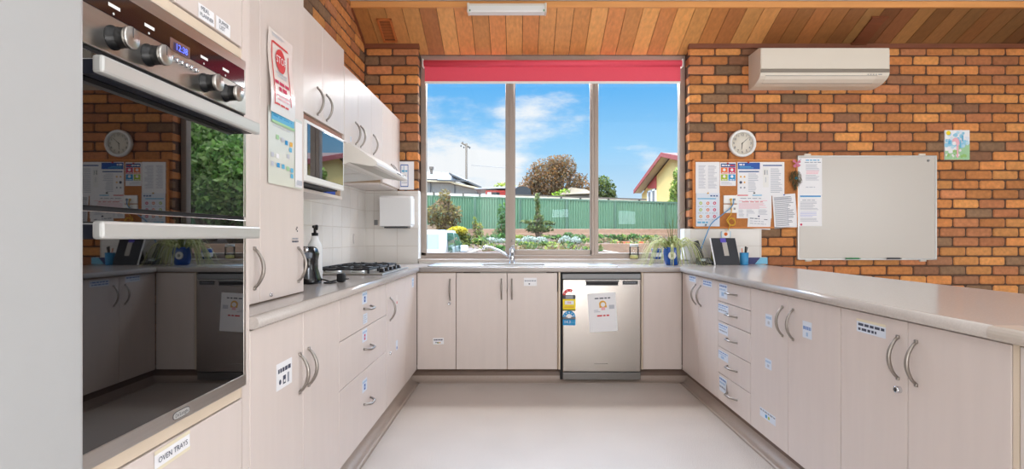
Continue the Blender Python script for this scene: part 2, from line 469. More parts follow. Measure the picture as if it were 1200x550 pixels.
# wall on the far side of the meeting area and the wall behind the camera, with their windows
bm = BM()
box(bm, XRW, XRW + 0.2, YREAR, YW + 0.2, 0, 0.95); box(bm, XRW, XRW + 0.2, YREAR, YW + 0.2, 2.35, 3.2)
box(bm, XRW, XRW + 0.2, YREAR, -2.6, 0.95, 2.35); box(bm, XRW, XRW + 0.2, 1.6, YW + 0.2, 0.95, 2.35)
struct('wall_right', bm, PLASTER)
bm = BM()
cuts = [(0.81, 1.28, 1.57, 1.83), (2.48, 2.97, 1.40, 1.79)]
xs = XW - 0.2
for x0, x1, z0, z1 in cuts:
    box(bm, xs, x0, YREAR - 0.2, YREAR, 0, 3.2); box(bm, x0, x1, YREAR - 0.2, YREAR, 0, z0); box(bm, x0, x1, YREAR - 0.2, YREAR, z1, 3.2); xs = x1
box(bm, xs, XRW + 0.2, YREAR - 0.2, YREAR, 0, 3.2)
struct('wall_rear', bm, PLASTER)

# timber ceiling: separate boards falling to the window
bm = BM(); lay = bm.loops.layers.float_color.new('Col')
YF = 4.31
CCOL = [(226, 154, 88), (218, 144, 82), (232, 166, 98), (206, 132, 76), (226, 158, 94), (180, 114, 72), (214, 140, 82)]
x = XW - 0.01; bw = 0.1365; i = 0
while x < XRW + 0.1:
    yb = 4.80 if (x > HX0 - 0.01 and x + bw < HX1 + 0.02) else (4.80 if x + bw > HX0 and x < HX1 else 4.72)
    g = 0.0022
    n0 = len(bm.faces)
    prism(bm, [(YF, ceil_z(YF) + 0.02), (YF, ceil_z(YF)), (yb, ceil_z(yb)), (yb, ceil_z(yb) + 0.02)], 'x', x + g, x + bw - g)
    bm.faces.ensure_lookup_table()
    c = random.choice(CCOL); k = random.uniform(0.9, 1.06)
    if x > 1.5: k *= max(0.46, 1 - 0.20 * (x - 1.5)) * random.uniform(0.85, 1.12)  # boards towards both sides darkened, the shade put into their colour
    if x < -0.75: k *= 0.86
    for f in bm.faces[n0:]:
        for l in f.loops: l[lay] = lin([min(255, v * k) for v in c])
    x += bw; i += 1
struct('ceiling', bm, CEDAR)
bm = BM(); prism(bm, [(YF + 0.002, ceil_z(YF) + 0.021), (4.74, ceil_z(4.74) + 0.021), (4.74, 3.2), (YF + 0.002, 3.2)], 'x', XW, XRW); box(bm, XW, XRW, 4.7, 4.95, 3.0, 3.2)
struct('ceiling_void', bm, MORTAR)['kind'] = 'structure'
bm = BM(); box(bm, XW, XRW, YREAR, YF - 0.022, ZC, 3.2)
struct('ceiling_main', bm, CEILT)
bm = BM(); prism(bm, [(4.95, 2.70), (5.42, 2.68), (5.42, 2.80), (4.95, 2.98)], 'x', XW - 1, XRW + 1)
struct('roof_eave', bm, ALUL)
bm = BM(); box(bm, XW, XRW, YF - 0.022, YF + 0.0015, ceil_z(YF) - 0.004, ZC - 0.004, 0.003)
struct('trim_1', bm, CEDARL)
bm = BM(); box(bm, XW, XRW, YF - 0.03, YF + 0.0015, ZC - 0.003, ZC + 0.01)
struct('trim_2', bm, ALUL)
for i, (a, b) in enumerate(((XW, HX0 + 0.012), (HX1 - 0.012, XRW))):
    bm = BM(); box(bm, a, b, YW - 0.028, YW + 0.02, WTOP - 0.026, WTOP + 0.014, 0.003)
    struct('trim_%d' % (3 + i), bm, CEDARD)
bm = BM()
prism(bm, [(YF + .002, ceil_z(YF) - 0.001), (YF + .002, ceil_z(YF) - 0.018), (YW - 0.03, ceil_z(YW - 0.03) - 0.018), (YW - 0.03, ceil_z(YW - 0.03) - 0.001)], 'x', XW, XW + 0.016)
struct('trim_5', bm, CEDARD)

# the ceiling grille and the blank hatch
def slope_pt(x, y, n): return (x, y - n * 0.39, ceil_z(y) - n * 0.92)
def slope_box(bm, x0, x1, y0, y1, n0, n1, mi=0):
    vs = [bm.verts.new(slope_pt(x, y, n)) for n in (n0, n1) for y in (y0, y1) for x in (x0, x1)]
    for q in ((0, 2, 3, 1), (4, 5, 7, 6), (0, 1, 5, 4), (2, 6, 7, 3), (0, 4, 6, 2), (1, 3, 7, 5)):
        bm.faces.new([vs[i] for i in q]).material_index = mi
gx0, gx1, gy0, gy1 = -1.150, -1.03, 4.41, 4.65
t = thing('ceiling_vent', 'timber framed slotted air grille in the cedar ceiling above the brick pier', 'air vent', (-1.09, 4.53, ceil_z(4.53)))
bm = BM()
for a in ((gx0, gx1, gy0, gy0 + .016), (gx0, gx1, gy1 - .016, gy1), (gx0, gx0 + .016, gy0, gy1), (gx1 - .016, gx1, gy0, gy1)): slope_box(bm, *a, 0.0005, 0.014)
obj('frame', bm, CEDARM, t)
bm = BM(); slope_box(bm, gx0 + .016, gx1 - .016, gy0 + .016, gy1 - .016, 0.0006, 0.002); obj('backing', bm, BLACKM, t)
bm = BM()
for i in range(16):
    y = gy0 + .02 + i * (gy1 - gy0 - .04) / 16
    slope_box(bm, gx0 + .014, gx1 - .014, y, y + .0065, 0.002, 0.0045)
obj('slats', bm, CEDARM, t)
hx, hy0, hy1 = 2.845, 4.40, 4.66
bm = BM(); slope_box(bm, hx, hx + .118, hy0, hy1, 0.0005, 0.013)
for a in ((hx - .008, hx + .126, hy0 - .012, hy0), (hx - .008, hx + .126, hy1, hy1 + .01)): slope_box(bm, *a, 0.0005, 0.018)
tag(obj('ceiling_hatch', bm, CEDARD), 'closed dark timber vent cover in the ceiling near the air conditioner', 'vent cover')

# fluorescent batten on the edge of the timber ceiling
lx0, lx1, ly0, ly1, lz0, lz1 = PX(548, 4.25), PX(640.3, 4.25), 4.212, 4.287, 2.842, 2.912
t = thing('ceiling_light', 'short white batten light fixed to the edge of the timber ceiling', 'light', ((lx0 + lx1) / 2, 4.25, lz0))
bm = BM(); box(bm, lx0 + .01, lx1 - .01, ly0 + .01, ly1, lz0 + .012, lz1, 0.004); obj('body', bm, WHITE2, t)
bm = BM(); prism(bm, [(ly0, lz0 + .012), (ly0 + .006, lz0), (ly1 - .004, lz0), (ly1, lz0 + .012), (ly1, lz1 - .02), (ly0 + .004, lz1 - .02)], 'x', lx0 + .012, lx1 - .012); obj('diffuser', bm, WHITEM, t)
for xx in (lx0, lx1 - .014):
    bm = BM(); box(bm, xx, xx + .014, ly0 - .003, ly1, lz0 - .003, lz1, 0.003); obj('end_cap', bm, WHITE2, t)
for xx in (lx0 + .017, lx1 - .025):
    bm = BM(); box(bm, xx, xx + .008, ly0 - .003, ly0 + .001, lz0 + .004, lz0 + .018); obj('clip', bm, mat('green_clip', (70, 140, 90), 0.5), t)

# ------------------------------------------------------------------ the window
YFR = 4.81                       # front of the frame
t = thing('window_1', 'wide three-light aluminium window over the sink bench', 'window', (0.3, YFR, SILLZ)); t['kind'] = 'structure'
fx0, fx1 = HX0 + 0.002, HX1 - 0.002
zt = ceil_z(YFR) - 0.002
def zf(py): return PZ(py, YFR)
bm = BM()
box(bm, fx0, PX(499.2, YFR), YFR, YFR + .07, SILLZ, zt, 0.003); box(bm, PX(796.5, YFR), fx1, YFR, YFR + .07, SILLZ, zt, 0.003)
box(bm, fx0, fx1, YFR - .004, YFR + .07, zf(70.5), zt, 0.003)
box(bm, fx0, fx1, YFR - .012, YFR + .07, SILLZ, zf(299.5), 0.003)
box(bm, fx0, PX(593, YFR), YFR, YFR + .07, zf(299.5), zf(296.3), 0.002); box(bm, PX(700, YFR), fx1, YFR, YFR + .07, zf(299.5), zf(296.8), 0.002)
obj('window_frame', bm, ALU, t)
for a, b in ((592.3, 602.5), (693.0, 701.2)):
    bm = BM(); box(bm, PX(a, YFR), PX(b, YFR), YFR - .006, YFR + .07, SILLZ + .02, zt - .002, 0.004); box(bm, PX((a + b) / 2, YFR) - .004, PX((a + b) / 2, YFR) + .004, YFR - .012, YFR, SILLZ + .03, zt - .01, 0.002)
    obj('mullion', bm, ALU, t)
bm = BM()
sx0, sx1 = PX(602.0, YFR), PX(694.5, YFR)
box(bm, sx0, sx1, YFR + .012, YFR + .05, zf(298.8), zf(293.0), 0.003); box(bm, sx0, sx1, YFR + .012, YFR + .05, zf(84), zf(72), 0.003)
box(bm, sx0, sx0 + .014, YFR + .012, YFR + .05, zf(298), zf(75)); box(bm, sx1 - .02, sx1, YFR + .012, YFR + .05, zf(298), zf(75))
sash = obj('window_sash', bm, ALU, t)
bm = BM(); lathe(bm, [(0, -.02), (.012, -.02), (.014, 0), (0, 0)], (PX(600.5, YFR), YFR - .006, zf(282.5)), 'y', 14); box(bm, PX(600.5, YFR) - .005, PX(600.5, YFR) + .022, YFR - .03, YFR - .018, zf(283.2), zf(281.2), .002)
obj('latch', bm, SATIN, sash)
for a, b, d in ((498.5, 593, .035), (602.5, 693.5, .03), (700.5, 797, .035)):
    bm = BM(); box(bm, PX(a, YFR), PX(b, YFR), YFR + d, YFR + d + .001, zf(298), zt - .02)
    for f in list(bm.faces):
        if abs(f.calc_center_median().y - (YFR + d)) > 1e-5: bm.faces.remove(f)
    obj('pane', bm, PANE, t)
bm = BM(); box(bm, HX0 + .002, HX1 - .002, YW - .012, YFR - .002, SILLZ - .018, SILLZ, 0.004)
obj('window_sill', bm, mat('sill_laminate', (206, 194, 184), 0.35, noise=.04), t)
# the other windows of the room
def window_other(name, horiz, rects, depth0):
    t = thing(name, 'plain window of the meeting room out of view', 'window', (rects[0][0], depth0, rects[0][2]) if horiz else (depth0, rects[0][0], rects[0][2])); t['kind'] = 'structure'
    for a, b, c, d in rects:
        bm = BM(); w = .03
        for r in ((a, b, c, c + w), (a, b, d - w, d), (a, a + w, c, d), (b - w, b, c, d)):
            if horiz: box(bm, r[0], r[1], depth0 - .05, depth0, r[2], r[3])
            else: box(bm, depth0, depth0 + .05, r[0], r[1], r[2], r[3])
        obj('window_frame', bm, ALU, t)
window_other('window_2', True, [cuts[0]], YREAR - .04); window_other('window_3', True, [cuts[1]], YREAR - .04); window_other('window_4', False, [(-2.6, 1.6, .95, 2.35)], XRW + .06)

# roller blind
YBL = 4.765
bx0, bx1 = PX(496.8, YBL), PX(798.6, YBL)
t = thing('roller_blind', 'rolled up red fabric roller blind across the top of the window', 'blind', ((bx0 + bx1) / 2, YBL, PZ(97, YBL)))
bm = BM(); lathe(bm, [(0, bx0), (.027, bx0), (.027, bx1), (0, bx1)], (0, YBL, PZ(74.3, YBL)), 'x', 24); obj('roll', bm, BLIND, t)
bm = BM(); box(bm, bx0 + .004, bx1 - .004, YBL + .020, YBL + .022, PZ(95.5, YBL), PZ(73, YBL)); obj('cloth', bm, BLIND, t)
bm = BM(); box(bm, bx0 + .004, bx1 - .004, YBL + .014, YBL + .028, PZ(97.3, YBL), PZ(94.6, YBL), 0.003); obj('bottom_bar', bm, WHITE, t)
for xx in (bx0 - .012, bx1 + .002):
    bm = BM(); box(bm, xx, xx + .010, YBL - .022, YBL + .04, PZ(79, YBL), PZ(69.5, YBL), .003); obj('bracket', bm, WHITE, t)

# wall tiles behind the benches
def tiles(name, P, u0, u1, z0, z1, tu, tz, thick=.009, u_off=0.0, extra=None):
    bm = BM(); g = .0013
    def q(ua, ub, za, zb, n0, n1, mi, bev):
        a, b = P(ua, za, n0), P(ub, zb, n1); box(bm, a[0], b[0], a[1], b[1], a[2], b[2], bev, mi, 1)
    q(u0, u1, z0, z1, 0.0, thick - .0016, 1, 0)
    u = u0 - u_off
    while u < u1 - .003:
        z = z0
        while z < z1 - .003:
            a, b = max(u, u0), min(u + tu, u1)
            if b - a > .008: q(a + g, b - g, z + g, min(z + tz, z1) - g, .001, thick, 0, .0012)
            z += tz
        u += tu
    if extra: extra(bm)
    o = struct(name, bm, [TILE, GROUT, WHITE]); return o
def edge_left(bm): box(bm, PX(490.4, YW) - .004, HX0 + .006, YW - .013, YW + .10, ZT + .04, 1.502, .003, 2)
tiles('wall_tiles_back', PB, XW, PX(490.4, YW) - .004, ZT, 1.50, .20, .1515, u_off=.12, extra=edge_left)
tiles('wall_tiles_left', PL, 2.26, YW - .009, ZT, 1.69, .20, .1515, u_off=.0)
tiles('wall_tiles_sill', PB, HX0 + .004, HX1 - .002, ZT, SILLZ - .018, .30, .15)
def edge_right(bm): box(bm, HX1 - .05, HX1 + .006, YW - .012, YW + .10, ZT, PZ(268.3, YW), .003, 2)
tiles('wall_tiles_bench', PB, HX1 + .006, PX(892, YW), ZT, PZ(268.3, YW), .30, .153, u_off=.0, extra=edge_right)

# vinyl coved up the plinths of the cabinet runs
KICKV = mat('coved_vinyl', (174, 158, 147), 0.4, noise=.08, nscale=(120, 120, 120))
def cove(name, face, u0, u1, ends=None):
    bm = BM(); R = .05; prof = [(-.055, 0.1), (-.055, R)]
    for i in range(1, 9):
        a = PI / 2 * i / 8
        prof.append((-.055 + R * (1 - math.cos(a)) , R * (1 - math.sin(a)) + .0006))
    prof += [(.02, .0006), (-.075, .0003), (-.075, .1)]
    A = [bm.verts.new(W(face, u0, n, z)) for n, z in prof]; B = [bm.verts.new(W(face, u1, n, z)) for n, z in prof]
    for i in range(len(prof)):
        j = (i + 1) % len(prof); f = bm.faces.new((A[i], A[j], B[j], B[i])); f.smooth = i < 10; f.material_index = 0 if i < 2 else 1
    struct(name, bm, [KICK, KICKV])
cove('baseboard_left', 'L', 0.6, YB + .055); cove('baseboard_back', 'B', XL - .055, XR + .055); cove('baseboard_right', 'R', 0.9, YB + .055)
# ------------------------------------------------------------------ tall panel beside the camera
bm = BM(); box(bm, XW + .02, -.701, -.45, .886, 0, 2.5, .012, 0, 3)
tag(obj('tall_panel', bm, PGREY), 'tall plain pale grey panel closing off the near side of the ovens', 'panel')

# ------------------------------------------------------------------ left run
def D(px, X=0.771): return X * F / (VX - px)       # depth at which the left plane passes column px
def zL(py, px, X=0.771): return EYE - (py - VY) * X / (VX - px)
U0, U1 = 0.905, 1.564
OC = 1.2145                                        # centre line of the ovens
t = thing('oven_tower_cabinet', 'tall cream cabinet housing the built-in double oven', 'cabinet', (-1.04, OC, 0))
bm = BM()
for a in ((U0, .914, .1, 2.45), (1.526, U1, .1, 2.45)): fbox(bm, 'L', *a[:2], -.55, -.001 if a[0] > 1 else -.001, *a[2:])
fbox(bm, 'L', U0, U1, -.554, -.54, .1, 2.45); obj('carcass', bm, LAM, t)
bm = BM(); fbox(bm, 'L', .914, 1.526, -.5, -.004, 1.600, 1.628, .002); obj('rail', bm, CREAM, t)
bm = BM(); fbox(bm, 'L', .914, 1.526, -.5, -.004, .655, .688, .002); obj('rail', bm, CREAM, t)
bm = BM(); fbox(bm, 'L', .914, 1.526, -.5, -.03, 1.628, 2.45); obj('inner_box', bm, EDGE, t)
bm = BM(); fbox(bm, 'L', .914, 1.526, -.5, -.03, .10, .655); obj('inner_box', bm, EDGE, t)
tower_doors = []
for a, b in ((.914, 1.2235), (1.2265, 1.524)):
    bm = BM(); fbox(bm, 'L', a + .001, b - .001, -.02, -.001, 1.632, 2.45, .002); tower_doors.append(obj('door', bm, LAM, t))
bm = BM(); fbox(bm, 'L', .916, 1.523, -.02, -.001, .102, .652, .002); low = obj('drawer_front', bm, LAM, t)
def ulab(px): return D(px)
sheet('paper_label', 'L', 1.347, 1.651, .068, .036, [('text', .40, .72, .015, 'MEAL', INKD), ('text', .5, .30, .0135, 'PLANNER', INKD)], parent=tower_doors[1], n=.0005, tilt=.02)
sheet('paper_label', 'L', 1.424, 1.651, .068, .035, [('text', .5, .70, .0145, 'SUPPER', INKD), ('text', .40, .30, .015, 'LIST', INKD)], parent=tower_doors[1], n=.0005, tilt=-.02)
lab = sheet('paper_label', 'L', 1.217, .627, .124, .038, [('bar', 0, .88, 1, 1.1, TAPE), ('bar', 0, -.1, 1, .1, TAPE), ('text', .5, .47, .0175, 'OVEN TRAYS', INKD)], parent=low, n=.0005, tilt=.03)

# built-in double oven
XO = .016                                          # its front stands proud of the cabinet
t = thing('double_oven', 'black glass and stainless built-in double oven in the tall cabinet', 'oven', (-.98, OC, .692))
O0, O1 = OC - .2975, OC + .2975
bm = BM(); fbox(bm, 'L', O0 + .01, O1 - .01, -.5, 0, .70, 1.58); obj('body', bm, DKGREY, t)
bm = BM(); fbox(bm, 'L', O0, O1, 0, XO, 1.4405, 1.590, .003)
panel = obj('control_panel', bm, STEEL, t)
bm = BM(); fbox(bm, 'L', O0 + .004, O1 - .012, XO - .002, XO + .0015, 1.512, 1.562, .0008); obj('glass_strip', bm, mat('violet_black_glass', (22, 14, 22), .06, ior=1.7), panel)
bm = BM(); fbox(bm, 'L', 1.180, 1.250, XO + .001, XO + .0022, 1.510, 1.536)
disp = obj('clock_display', bm, DISP, panel)
sheet('digits', 'L', 1.217, 1.5205, .056, .018, [('text', .5, .5, .020, '12:38', DIGIT)], base=mat('display_back', (60, 48, 70), .3), parent=panel, n=XO + .0026)
for u in (1.017, 1.114, 1.308, 1.404):
    sheet('marking', 'L', u, 1.532, .030, .0065, [], base=WHITE, parent=panel, n=XO + .0018)
    bm = BM(); c = Vector(W('L', u - .002, XO + .0019, 1.518)); lathe(bm, [(0, 0), (.0025, 0), (.0025, .0004), (0, .0004)], c, 'x', 8); obj('marking', bm, WHITE, panel)
for i in range(6):
    bm = BM(); c = Vector(W('L', 1.184 + i * .0175, XO, 1.4915)); lathe(bm, [(.0058, 0), (.0058, .006), (.004, .0078), (0, .008)], c, 'x', 12); obj('button', bm, CHROME, panel)
for u in (1.015, 1.112, 1.310, 1.405):
    c = Vector(W('L', u, XO, 1.4735)); bm = BM()
    lathe(bm, [(.0225, 0), (.0225, .003), (.0195, .004), (.0195, .014), (.0185, .0145), (.0188, .016), (.0185, .030), (.0205, .0305), (.0205, .037), (.0185, .0385), (0, .0385)], c, 'x', 32, mis=[0, 0, 0, 0, 0, 0, 1, 1, 1, 1])
    k = obj('knob', bm, [BLACKP, STEEL], panel)
    bm = BM(); fbox(bm, 'L', u - .0012, u + .0012, XO + .0384, XO + .0388, 1.4735, 1.4925); obj('pointer', bm, DKGREY, k)
def oven_door(z0, z1, hz, badge):
    bm = BM()
    fbox(bm, 'L', O0, O0 + .010, .002, XO, z0, z1, .002); fbox(bm, 'L', O1 - .012, O1, .002, XO, z0, z1, .002)
    if badge: fbox(bm, 'L', O0, O1, .002, XO + .001, z0, z0 + .032, .002)
    fbox(bm, 'L', O0 + .002, O1 - .002, .002, XO - .0012, z1 - .006, z1 - .0005, .001)
    fr = obj('door', bm, STEEL, t)
    bm = BM(); fbox(bm, 'L', O0 + .009, O1 - .011, .002, XO - .001, z0 + (.026 if badge else .001), z1 - .001, .001); obj('door_glass', bm, BLACKG, fr)
    bm = BM()
    for a in (O0 + .022, O1 - .042):
        fbox(bm, 'L', a, a + .022, XO - .001, XO + .03, hz - .012, hz + .012, .003)
    fbox(bm, 'L', O0 + .014, O1 - .01, XO + .026, XO + .045, hz - .016, hz + .016, .005)
    obj('handle', bm, ALUL, fr)
    bm = BM(); fbox(bm, 'L', O0 + .02, O1 - .02, XO, XO + .026, hz - .0158, hz + .010, .002); obj('handle_recess', bm, mat('navy_black', (22, 26, 40), .35), fr)
    return fr
oven_door(1.157, 1.432, 1.400, False)
fr = oven_door(.693, 1.150, 1.115, True)
bm = BM(); fbox(bm, 'L', O0 + .001, O1 - .001, -.002, .010, 1.430, 1.4412); fbox(bm, 'L', O0 + .001, O1 - .001, -.002, .010, 1.149, 1.158); obj('gap', bm, BLACKM, t)
bm = BM(); mats_ = [ALUL, DKGREY]
c0 = Vector(W('L', OC + .006, XO + .0012, .7095))
def oval(bm, w, h, off, mi):
    f = bm.faces.new([bm.verts.new(c0 + Vector((off, w * .5 * (abs(math.cos(a)) ** .6) * (1 if math.cos(a) > 0 else -1), h * .5 * (abs(math.sin(a)) ** .6) * (1 if math.sin(a) > 0 else -1)))) for a in [2 * PI * i / 32 for i in range(32)]]); f.material_index = mi
oval(bm, .062, .0185, 0, 1); oval(bm, .058, .0155, .0005, 0); text_into(bm, "De'Longhi", .0115, lambda a, b: c0 + Vector((.001, a, b)), 1)
obj('badge', bm, mats_, fr, recalc=False)

# pantry standing on the bench
XP = .887
cab, drs = cabinet('pantry_cabinet', 'tall cream pantry cupboard standing on the bench past the ovens', 'L', 1.5655, 2.257, ZT + .0005, 2.42, .43,
    [dict(u0=1.566, u1=1.872, z0=ZT + .004, z1=2.42, handles=[(1.828, .998)]), dict(u0=1.872, u1=2.253, z0=ZT + .004, z1=2.42, handles=[(2.192, .992)])], plane=-XP)
dL, dR = drs
lock(dR, 'L', 1.947, .897, .007, plane=-XP)
for u, z in ((2.183, 1.141), (2.186, 1.127), (2.176, 1.134)):
    bm = BM(); lathe(bm, [(0, 0), (.004, 0), (.004, .001), (0, .001)], Vector(W('L', u, .0002, z, -XP)), 'x', 10); obj('screw_hole', bm, DKGREY, dR)
sheet('printed_note', 'L', 2.165, 1.092, .06, .022, [('words', .02, .7, 1, .3, INK), ('words', .0, .2, 1, .3, INKD)], base=LAM, parent=dR, n=.0004, plane=-XP)
def DP(px): return D(px, XP)
def ZP(py, px): return zL(py, px, XP)
wave = lambda x, y: .010 + .006 * math.sin(y * 5.5 + .6) - .006 * x
o = sheet('stop_poster', 'L', 2.026, 1.698, .22, .296,
      [('lines', .12, .93, .6, .97, 2, INKL), ('bar', .12, .10, .15, .86, RED), ('bar', .78, .16, .81, .80, RED), ('bar', .16, .86, .76, .875, RED), ('bar', .12, .85, .79, .865, RED),
       ('disc', .47, .68, .20, RED), ('text', .47, .68, .038, 'STOP', PAPER), ('words', .25, .52, .72, .02, INKL), ('words', .3, .48, .7, .02, INKL), ('words', .17, .39, .78, .04, CRIM), ('words', .32, .32, .66, .05, CRIM), ('words', .2, .235, .76, .02, PINK), ('words', .25, .19, .7, .02, PINK), ('words', .16, .12, .7, .022, RED)],
      base=mat('laminated_poster', (238, 232, 226), .25, coat=.4), plane=-XP, curl=wave, n=.002, seg=8, tilt=.015)
tag(o, 'curling laminated notice with a red STOP sign on the pantry door', 'poster')
its = [('bar', .07, .82, .73, .97, LBLUE), ('bar2', .07, .80, .73, .835, PGREEN), ('words', .12, .90, .66, .02, CYAN), ('words', .12, .77, .6, .015, INKL)]
for x, y, m in ((.24, .63, PGREEN), (.38, .62, INKL), (.50, .60, CYAN), (.64, .60, AMBER), (.62, .52, LBLUE), (.1, .38, INKL), (.24, .38, PAPER), (.55, .42, INKL), (.1, .26, INKL), (.26, .26, CYAN), (.40, .26, LBLUE), (.54, .25, PGREEN), (.66, .24, LBLUE), (.66, .16, LBLUE)):
    its.append(('bar', x - .04, y - .03, x + .04, y + .03, m))
its += [('bar', .76, .02, .98, .96, PAPER), ('bar2', .80, .05, .96, .12, INKL)]
o = sheet('safety_chart', 'L', 2.066, 1.432, .29, .275, its, base=mat('laminated_chart', (222, 224, 216), .25, coat=.4), plane=-XP, curl=lambda x, y: .004 + .010 * x * x * .4, n=.0015, seg=6)
tag(o, 'pale chart with a light blue heading below the STOP notice on the pantry', 'poster')

# base units of the left run
DB = .55
GB = 'base units under the benches'
c1, d1 = cabinet('base_cabinet', 'two-door base unit beside the ovens with a black and white picture label', 'L', 1.566, 2.345, .1, ZN, DB,
    [dict(u0=1.566, u1=1.953, z0=.1, z1=ZN - .004, handles=[(1.917, .625)]), dict(u0=1.953, u1=2.345, z0=.1, z1=ZN - .004, handles=[(1.998, .628)])])
sheet('paper_label', 'L', 1.795, .653, .120, .086, [('words', .1, .70, .92, .16, INKD), ('disc', .22, .28, .07, INKD), ('bar', .40, .14, .58, .46, INKD), ('bar', .68, .12, .80, .50, INK), ('bar2', .44, .2, .54, .3, PAPER)], parent=d1[0], n=.0005)
def dhandle(parent, face, u, z, L=.125): 
    bm = BM(); pts = []
    for i in range(13):
        tt = i / 12; s = (tt - .5) * L; pts.append(W(face, u + s, .003 + .030 * min(1, math.sin(PI * tt) * 1.5), z - .006 * math.sin(PI * tt)))
    tube(bm, pts, .0058, 8); return obj('handle', bm, SATIN, parent)
c2, d2 = cabinet('drawer_unit', 'three-drawer base unit with small blue printed labels under the cooktop', 'L', 2.345, 3.186, .1, ZN, DB,
    [dict(name='drawer', u0=2.345, u1=3.182, z0=.650, z1=ZN - .004), dict(name='drawer', u0=2.345, u1=3.182, z0=.438, z1=.650), dict(name='drawer', u0=2.345, u1=3.182, z0=.1, z1=.438)])
for o_, z in zip(d2, (.747, .546, .272)): dhandle(o_, 'L', 2.77, z)
for o_, z, m in ((d2[0], .800, BLUE), (d2[1], .611, CRIM), (d2[2], .362, BLUE)):
    sheet('paper_label', 'L', 2.73, z, .085, .062, [('words', .08, .78, .95, .16, LB2), ('bar', .35, .15, .66, .6, m), ('bar2', .42, .28, .58, .46, LB2)], base=PAPERB, parent=o_, n=.0005)
sheet('paper_label', 'L', 2.74, .694, .075, .05, [('lines', .1, .1, .9, .9, 4, INKL)], base=PAPERB, parent=d2[0], n=.0005)
c3, d3 = cabinet('base_cabinet', 'narrow corner base unit at the far end of the cooktop bench', 'L', 3.192, 4.128, .1, ZN, DB,
    [dict(u0=3.192, u1=3.71, z0=.1, z1=ZN - .004, handles=[(3.262, .673)]), dict(u0=3.71, u1=4.126, z0=.1, z1=ZN - .004)])
lock(d3[0], 'L', 3.262, .408, .008)
for o_, u, z, m in ((d3[0], 3.45, .706, RED), (d3[0], 3.45, .42, BLUE)):
    sheet('paper_label', 'L', u, z, .05, .06, [('bar', .3, .1, .7, .35, m)], base=LAMW if m is RED else PAPERB, parent=o_, n=.0005)
sheet('paper_label', 'L', 3.97, .772, .07, .07, [('words', .1, .75, .9, .16, LB2), ('bar', .3, .15, .7, .55, LB2)], base=PAPERB, parent=d3[1], n=.0005)

# ------------------------------------------------------------------ wall cupboards
XU = 1.023
def DU(px): return D(px, XU)
cu, du = cabinet('wall_cabinet', 'tall two-door wall cupboard above the microwave', 'L', 2.27, 3.20, 1.696, 2.20, .30,
    [dict(u0=2.49, u1=2.846, z0=1.700, z1=2.20, handles=[(2.77, 1.793)], mat=LAMW), dict(u0=2.846, u1=3.198, z0=1.700, z1=2.20, handles=[(2.90, 1.790)], mat=LAMW)], plane=-XU)
bm = BM(); fbox(bm, 'L', 2.27, 2.489, -.018, 0, 1.700, 2.20, .002, plane=-XU); obj('filler', bm, LAMW, cu)
bm = BM(); fbox(bm, 'L', 2.27, 3.20, -.30, -.012, 1.322, 1.340, .002, plane=-XU); obj('shelf', bm, LAMW, cu)
bm = BM(); fbox(bm, 'L', 3.190, 3.20, -.30, -.022, 1.340, 1.696, .001, plane=-XU); obj('side_panel', bm, EDGE, cu)
bm = BM(); fbox(bm, 'L', 2.27, 3.19, -.29, -.01, 1.668, 1.696, .001, plane=-XU); obj('rail', bm, mat('brown_edge', (150, 104, 84), .6), cu)
cv, dv = cabinet('wall_cabinet', 'wall cupboard with three doors above the range hood', 'L', 3.2045, 4.10, 1.660, 2.112, .30,
    [dict(u0=3.2045, u1=3.482, z0=1.662, z1=2.112, handles=[(3.416, 1.752)], mat=LAMW), dict(u0=3.482, u1=3.79, z0=1.662, z1=2.112, handles=[(3.525, 1.752)], mat=LAMW), dict(u0=3.79, u1=4.10, z0=1.662, z1=2.112, handles=[(3.835, 1.752)], mat=LAMW)], plane=-XU)
sheet('paper_label', 'L', 3.325, 1.70, .03, .03, [('lines', .1, .1, .9, .9, 4, INKL)], base=PAPERB, parent=dv[0], n=.0005, plane=-XU)
cw, dw = cabinet('wall_cabinet', 'corner wall cupboard reaching lower than the range hood', 'L', 4.104, 4.698, 1.512, 2.112, .30,
    [dict(u0=4.104, u1=4.41, z0=1.514, z1=2.112, handles=[(4.368, 1.63, .11)], mat=LAMW), dict(u0=4.41, u1=4.694, z0=1.514, z1=2.112, handles=[(4.452, 1.63, .11)], mat=LAMW)], plane=-XU)
bm = BM(); fbox(bm, 'L', 4.104, 4.694, -.29, -.02, 1.5, 1.512, plane=-XU); obj('base_panel', bm, LAMW, cw)
# something timber lying on top of the cupboards
bm = BM(); fbox(bm, 'L', 3.75, 4.42, -.20, -.02, 2.114, 2.134, .002, plane=-XU); tag(obj('timber_board', bm, CEDARM), 'timber board lying on top of the wall cupboards', 'board')

# microwave on its shelf
t = thing('microwave', 'white microwave with a dark mirrored door on the shelf under the wall cupboard', 'microwave', (-1.16, 2.87, 1.341))
MX = -.938
bm = BM(); fbox(bm, 'L', 2.405, 2.930, -.34, -.016, 1.352, 1.624, .006, plane=MX); obj('body', bm, WHITE, t)
bm = BM(); fbox(bm, 'L', 2.40, 2.933, -.015, 0, 1.350, 1.624, .006, plane=MX); dm = obj('door', bm, WHITE, t)
bm = BM(); fbox(bm, 'L', 2.42, 2.912, -.001, .0015, 1.378, 1.608, .001, plane=MX); obj('door_window', bm, mat('mirror_glass', (120, 126, 132), .02, metal=1.0), dm)
for u in (2.46, 2.88):
    bm = BM(); fbox(bm, 'L', u, u + .03, -.16, -.10, 1.3405, 1.353, .003, plane=MX); obj('foot', bm, BLACKP, t)
bm = BM(); fbox(bm, 'L', 2.43, 2.91, -.3, -.03, 1.345, 1.3522, plane=MX); obj('base', bm, BLACKM, t)
